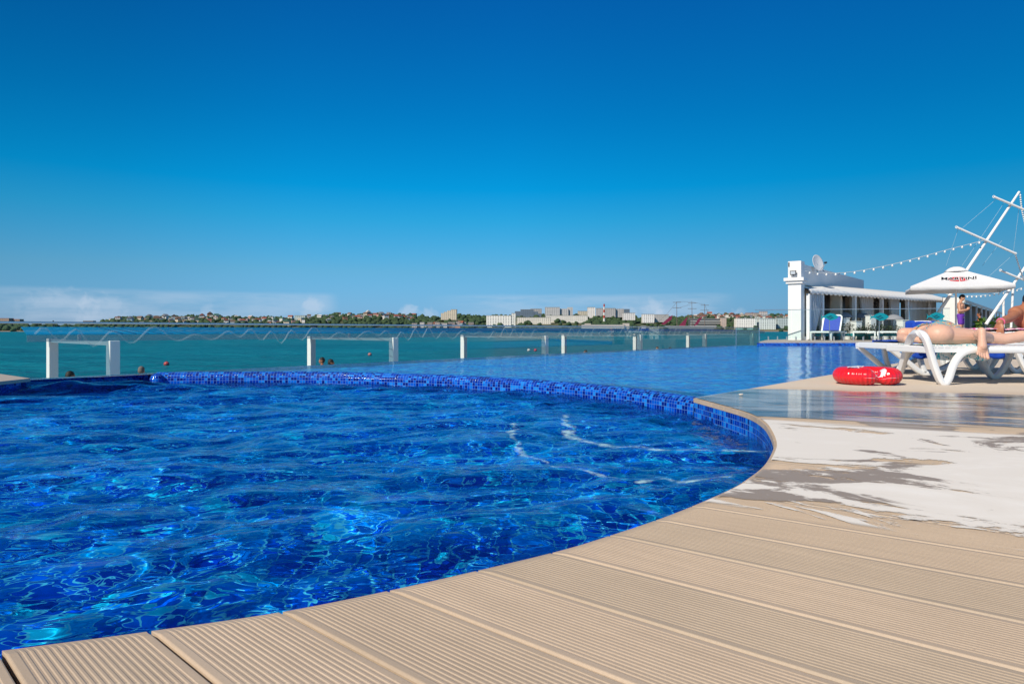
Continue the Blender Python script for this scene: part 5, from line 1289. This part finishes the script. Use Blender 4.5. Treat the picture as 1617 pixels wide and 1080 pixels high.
ZONES = [(168, 222, 5, 'on the wooded point left of the hill'), (222, 300, 18, 'on the left slope of the left hill'), (300, 390, 26, 'on the middle of the left hill'), (390, 480, 20, 'on the low slope right of the left hill'),
         (480, 565, 14, 'on the left half of the central hill'), (565, 655, 26, 'on the crest of the central hill'), (655, 735, 8, 'by the shore under the stepped tower'), (1085, 1160, 24, 'on the ridge above the striped terraces'), (1150, 1250, 26, 'on the ridge above the white blocks at the right')]
wk, rk = list(WALLS), list(ROOFS)
for a, b_, n_, where in ZONES:
    for i in range(n_):
        px = a+(b_-a)*(i+rg.random())/n_; f = rg.uniform(.35, 1.0)
        if 'crest' in where or 'ridge' in where: f = rg.uniform(.62, 1.02)
        if 'by the shore' in where: f = rg.uniform(.05, .3)
        wl = rg.choices(wk, (9,4,3,2,2,1))[0]; rf = rg.choices(rk, (5,3,3,1,3))[0]; kd = rg.choice((0,1,2)) if wl != 'grey' else 2
        sz = rg.uniform(6.5, 11.5)
        kind_t = ('gabled', 'gable-fronted', 'flat-roofed')[kd]
        lab = f'small {kind_t} {wl} house with a {rf} roof {where}'
        if len(lab.replace('-', ' ').split()) > 16: lab = f'small {wl} house, {rf} roof, {where}'
        house(px, f, sz, wl, rf, kd, lab, f'{wl} houses with {rf} roofs {where}', rg.uniform(-.6, .6), 2.0, rg.uniform(.8, 1.3))
def block(x0, x1, ytop, ybot, Y, label, name='apartment_block', cat='apartment block', c=(.62,.60,.56), depth=14, fac=None, rz=0.0, extra=None, sx=4.2, amount=.28, roofc=(.35,.34,.33)):
    a, b_ = at(x0, ybot, Y), at(x1, ybot, Y); w = (b_-a).length; h = (ybot-ytop)/F*Y; zb = a.z; root = thing(name, ((a.x+b_.x)/2, Y+depth/2, zb-3), label, cat, rz)
    mb = MB(); mb.box((0, 0, (h+3)/2), (w, depth, h+3)); mb.build('wall', fac or facade(f'facade_{x0}', c, sx, 3.0, amount), root)
    mb = MB(); mb.box((0, 0, h+3+.35), (w+.6, depth+.6, .7)); mb.build('roof', plain('flat_roof_%d' % int(roofc[0]*100), roofc, .9), root)
    return root, w, h+3
def add_box(root, x, y, z0, w, d_, h, m, name): mb = MB(); mb.box((x, y, z0+h/2), (w, d_, h)); return mb.build(name, m, root)
# stepped tower
r_, w, h = block(712, 721, 489, 503, 1500, 'stepped hillside hotel tower, tallest at its right end, alone above the trees', 'hotel_tower', 'tower', (.66,.57,.44), 16)
mp = 1500/F
for i, (x0, x1, yt) in enumerate(((706,712,490.5),(701,706,492.5),(696,701,494.5))): add_box(r_, ((x0+x1)/2-716.5)*mp, 0, 0, (x1-x0)*mp, 16, (503-yt)*mp+3, facade('facade_712', (.66,.57,.44)), 'wing')
block(768, 807.5, 498.5, 514.5, 1330, 'broad white apartment block close to the water right of centre', c=(.84,.80,.73), sx=5)
block(807.7, 814, 495, 514.5, 1331, 'narrow white stair tower joined to the right end of the broad white block', 'stair_tower', 'tower', (.80,.77,.70))
r_, w, h = block(822, 843, 489, 501, 1600, 'dark blue-grey stepped block on the skyline behind the broad white one', c=(.13,.18,.24), amount=.3)
for x0, x1, yt in ((813,822,491.5),(843,850,492),(850,855,495)): add_box(r_, ((x0+x1)/2-832.5)*1600/F, 0, 0, (x1-x0)*1600/F, 12, (501-yt)*1600/F+3, facade('facade_822', (.13,.18,.24)), 'wing')
block(838, 855.5, 488, 498, 1640, 'pale grey slab just behind the dark stepped block', c=(.42,.41,.40))
block(816, 870, 501.5, 511, 1400, 'long low cream block right of the broad white one, its left half', c=(.76,.70,.60))
block(862, 928, 498.5, 511, 1440, 'long white five-storey block running right below the grey skyline slabs', c=(.78,.73,.65))
r_, w, h = block(861, 884, 485.5, 498, 1600, 'tall grey panel slab on the skyline left of the chimney', c=(.52,.51,.50))
add_box(r_, (891-872.5)*1600/F, 4, 0, 14*1600/F, 12, (498-487.5)*1600/F+3, facade('facade_861', (.44,.44,.44)), 'wing'); add_box(r_, (901-872.5)*1600/F, 8, 0, 8*1600/F, 12, (498-485)*1600/F+3, facade('facade_861', (.44,.44,.44)), 'wing')
block(913, 929, 491.5, 499, 1620, 'low cream block in the gap between the two grey skyline slabs', c=(.60,.54,.42))
block(928.5, 940, 485.5, 500, 1560, 'white slab end on the skyline just left of the chimney', c=(.84,.79,.73))
r_, w, h = block(942, 972, 487, 499, 1610, 'long grey panel slab on the skyline behind the chimney', c=(.46,.44,.43))
add_box(r_, (979-957)*1610/F, 5, 0, 14*1610/F, 12, (499-487.5)*1610/F+3, facade('facade_942', (.46,.44,.43)), 'wing'); add_box(r_, (990-957)*1610/F, 0, 0, 9*1610/F, 12, (499-488)*1610/F+3, facade('facade_822', (.13,.18,.24)), 'wing')
block(984.5, 1003, 494.5, 503.5, 1450, 'white cube-like block to the right of the chimney', c=(.74,.71,.68), amount=.2)
block(1015, 1033, 496.5, 507.5, 1400, 'white block with large windows left of the sailing ship', c=(.82,.79,.76))
block(1034, 1056, 497, 506.5, 1420, 'grey block directly left of the sailing ship', c=(.48,.46,.44))
r_, w, h = block(920, 986, 513, 520.5, 1180, 'long low pinkish harbour fort with a round-topped end', 'harbour_fort', 'fort', (.60,.50,.43), 20, plain('fort_stone', (.60,.50,.43), .9, .1, .05))
add_box(r_, (990-953)*1180/F, 0, 0, 9*1180/F, 12, (520.5-510.5)*1180/F+3, plain('fort_stone', (.60,.50,.43)), 'end_tower'); add_box(r_, (929-953)*1180/F, 0, 8, 9*1180/F, 9, 5.5, plain('fort_stone', (.60,.50,.43)), 'gatehouse')
block(1014, 1020, 515, 520.5, 1150, 'tiny pale kiosk at the water right of the fort', 'kiosk', 'kiosk', (.60,.52,.45), 6, amount=.1)
# striped terraces
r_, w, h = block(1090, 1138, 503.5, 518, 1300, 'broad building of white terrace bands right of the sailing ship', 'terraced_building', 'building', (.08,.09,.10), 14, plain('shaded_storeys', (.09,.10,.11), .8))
for k in range(4): add_box(r_, 0, -8-k*1.2, 3.4+k*4.3-.8, w+1, 3, 1.1, plain('band_white', (.62,.60,.56), .8), 'balcony_band')
block(1139.5, 1147, 502, 519, 1290, 'slim pinkish tower at the right end of the terraced building', 'slim_tower', 'tower', (.55,.42,.36), 9, amount=.12)
block(1163, 1195, 503, 518, 1280, 'white five-storey block right of the slim pinkish tower', c=(.86,.82,.75), amount=.22)
block(1199, 1225, 503.5, 519, 1285, 'white block between the five-storey block and the glass fence corner', c=(.80,.77,.73), amount=.3)
block(1228, 1262, 502.5, 516, 1300, 'pale block at the far right partly hidden by the white column', c=(.58,.60,.58), amount=.4)
block(1201, 1212, 492, 498, 1560, 'pinkish white villa standing out on the right-hand ridge', 'villa', 'house', (.68,.56,.54), 10, roofc=(.40,.12,.12))
block(1179, 1200, 494.5, 499, 1600, 'long cream villa with red roof on the right-hand ridge', 'villa', 'house', (.50,.40,.34), 10, roofc=(.34,.12,.09))
block(273, 292, 501, 507.5, 1500, 'long pink-topped building with pale blue front on the left-hand hill', 'long_building', 'building', (.24,.40,.48), 12, roofc=(.55,.36,.32), amount=.6)
block(465, 482, 498.5, 504, 1540, 'pale green-white long building on the skyline of the central hill', 'long_building', 'building', (.46,.54,.52), 12)
block(604, 615, 496, 502, 1600, 'brick red building on the right end of the central hill crest', 'brick_building', 'building', (.28,.10,.08), 12, roofc=(.18,.07,.06))
for i in range(9):
    x0 = 652+i*11+rg.uniform(-2,2); c_ = ((.42,.34,.30), (.55,.50,.47), (.30,.24,.22))[i%3]
    block(x0, x0+rg.uniform(6,13), 509.5+rg.uniform(-1.5,1.5), 515, 1270+i*6, 'low %s harbour shed number counted among those under the stepped tower' % ('brownish','pale','dark')[i%3] if False else 'low %s harbour shed in the row on the shore under the stepped tower' % ('brownish','pale','dark')[i%3], 'harbour_shed', 'shed', c_, 10, amount=.2)['group' if False else 0]['group'] = '%s harbour sheds' % ('brownish','pale','dark')[i%3]
block(-12, 14, 503, 508, 1400, 'reddish roofed building on the headland at the left edge', 'headland_building', 'building', (.36,.26,.20), 14, roofc=(.34,.12,.08))
block(15, 31, 504.5, 508, 1410, 'low red-roofed building on the headland, right of the taller one', 'headland_building', 'building', (.30,.22,.17), 12, roofc=(.42,.15,.09))
block(131, 147, 507, 510, 1450, 'low dark building alone on the spit left of the hill', 'spit_building', 'building', (.12,.11,.10), 10)
# chimney
c0 = at(954, 507, 1440); ch = thing('chimney', c0, 'red and white banded chimney standing among trees in front of the grey slabs', 'chimney')
H_ = 27/F*1440
for k in range(6):
    mb = MB(); z0, z1 = H_*k/6-(4 if k == 0 else 0), H_*(k+1)/6; mb.cyl((0,0,z0), (0,0,z1-.01), 2.4-.9*k/6, 2.4-.9*(k+1)/6, 16); mb.build('band', plain('chimney_red', (.42,.06,.04), .8) if k in (1,3,5) else plain('chimney_white', (.66,.64,.60), .8), ch, True)
# beacon
c0 = at(84, 511, 900); bc = thing('beacon', c0, 'small dark navigation beacon on the water at the left', 'beacon')
mb = MB(); mb.cyl((0,0,-12), (0,0,2.6), .7, .5, 10); mb.build('pillar', M_dark, bc); mb = MB(); mb.ball((0,0,3.2), .9, 2); mb.build('lamp_head', M_dark, bc)
# ---- three-masted sailing ship
Ys = 760.0; s0 = at(1090, 519, Ys); sh = thing('sailing_ship', (s0.x, s0.y, SEA), 'three-masted sailing ship with dark red furled sails and bare yards, moored across the bay', 'sailing ship')
MS = Ys/F; M_spar = plain('ship_spar', (.16,.11,.09), .7); M_hull = plain('ship_hull', (.30,.29,.29), .5); M_sail = plain('maroon_sail', (.22,.02,.06), .8)
L = lambda px, py: Vector(((px-1090)*MS, 0, EYE+(521-py)*MS-SEA))
mb = MB(); pts = [L(1048,514.5), L(1052,517), L(1060,522.2), L(1122,522.2), L(1130,516), L(1131,514.5)]; mb.poly([p+Vector((0,-3,0)) for p in pts], 6, (0,1,0)); mb.build('hull', M_hull, sh)
for mx_, mt, yds in ((1069, 476.5, (477.5, 486)), (1093, 475.5, (478.5, 487.5)), (1113, 480, (482, 490))):
    mb = MB(); mb.cyl(L(mx_, 516), L(mx_-.5, mt), .42, .2, 8); mm = mb.build('mast', M_spar, sh)
    for i, yy in enumerate(yds): mb = MB(); hw = (6.5, 7)[i]; mb.cyl(L(mx_-hw, yy), L(mx_+hw, yy), .22, n=6); mb.build('yard', M_spar, mm)
for q0, q1 in (((1069,477),(1052,497)), ((1069,476.5),(1093,476.5)), ((1093,477),(1113,481)), ((1113,481),(1119,497)), ((1069,487),(1093,480)), ((1052,497),(1040,508))): mb = MB(); mb.cyl(L(*q0), L(*q1), .12, n=5); mb.build('stay', M_spar, sh)
for q in (((1062,497.5),(1058,500),(1044,512),(1049,513),(1060,505)), ((1086,500),(1081,505),(1071,515.5),(1082,514.5)), ((1110,499),(1103,503),(1095,515.5),(1102,512))): mb = MB(); mb.poly([L(*p)+Vector((0,-.3,0)) for p in q], .6, (0,1,0)); mb.build('sail', M_sail, sh)
# ---- buoys
for px, py, c_, nm in ((263, 575, (.50,.06,.06), 'red round buoy on the sea right of the leftmost portal frame'), (584, 560, (.45,.16,.16), 'faded red round buoy seen inside the second portal frame'), (835, 553.2, (.70,.68,.66), 'white round buoy left of its red neighbour'), (845.5, 553.2, (.55,.05,.10), 'small red round buoy just right of the white one')):
    Y = (EYE-SEA-.1)*F/(py-521); q = at(px, 521, Y); r_ = thing('buoy', (q.x, q.y, SEA), nm, 'buoy', 0, 'buoys of the bathing area')
    mb = MB(); mb.ball((0,0,.12), .23, 3, (1,1,.92)); mb.build('float', plain('buoy_%d' % int(c_[0]*100), c_, .4), r_, True)
    mb = MB(); mb.tube([(.06*math.cos(a),0,.37+.06*math.sin(a)) for a in [i*.785 for i in range(8)]], .018, 6, closed=True, up=(0,1,0)); mb.build('eyelet', M_dark, r_)
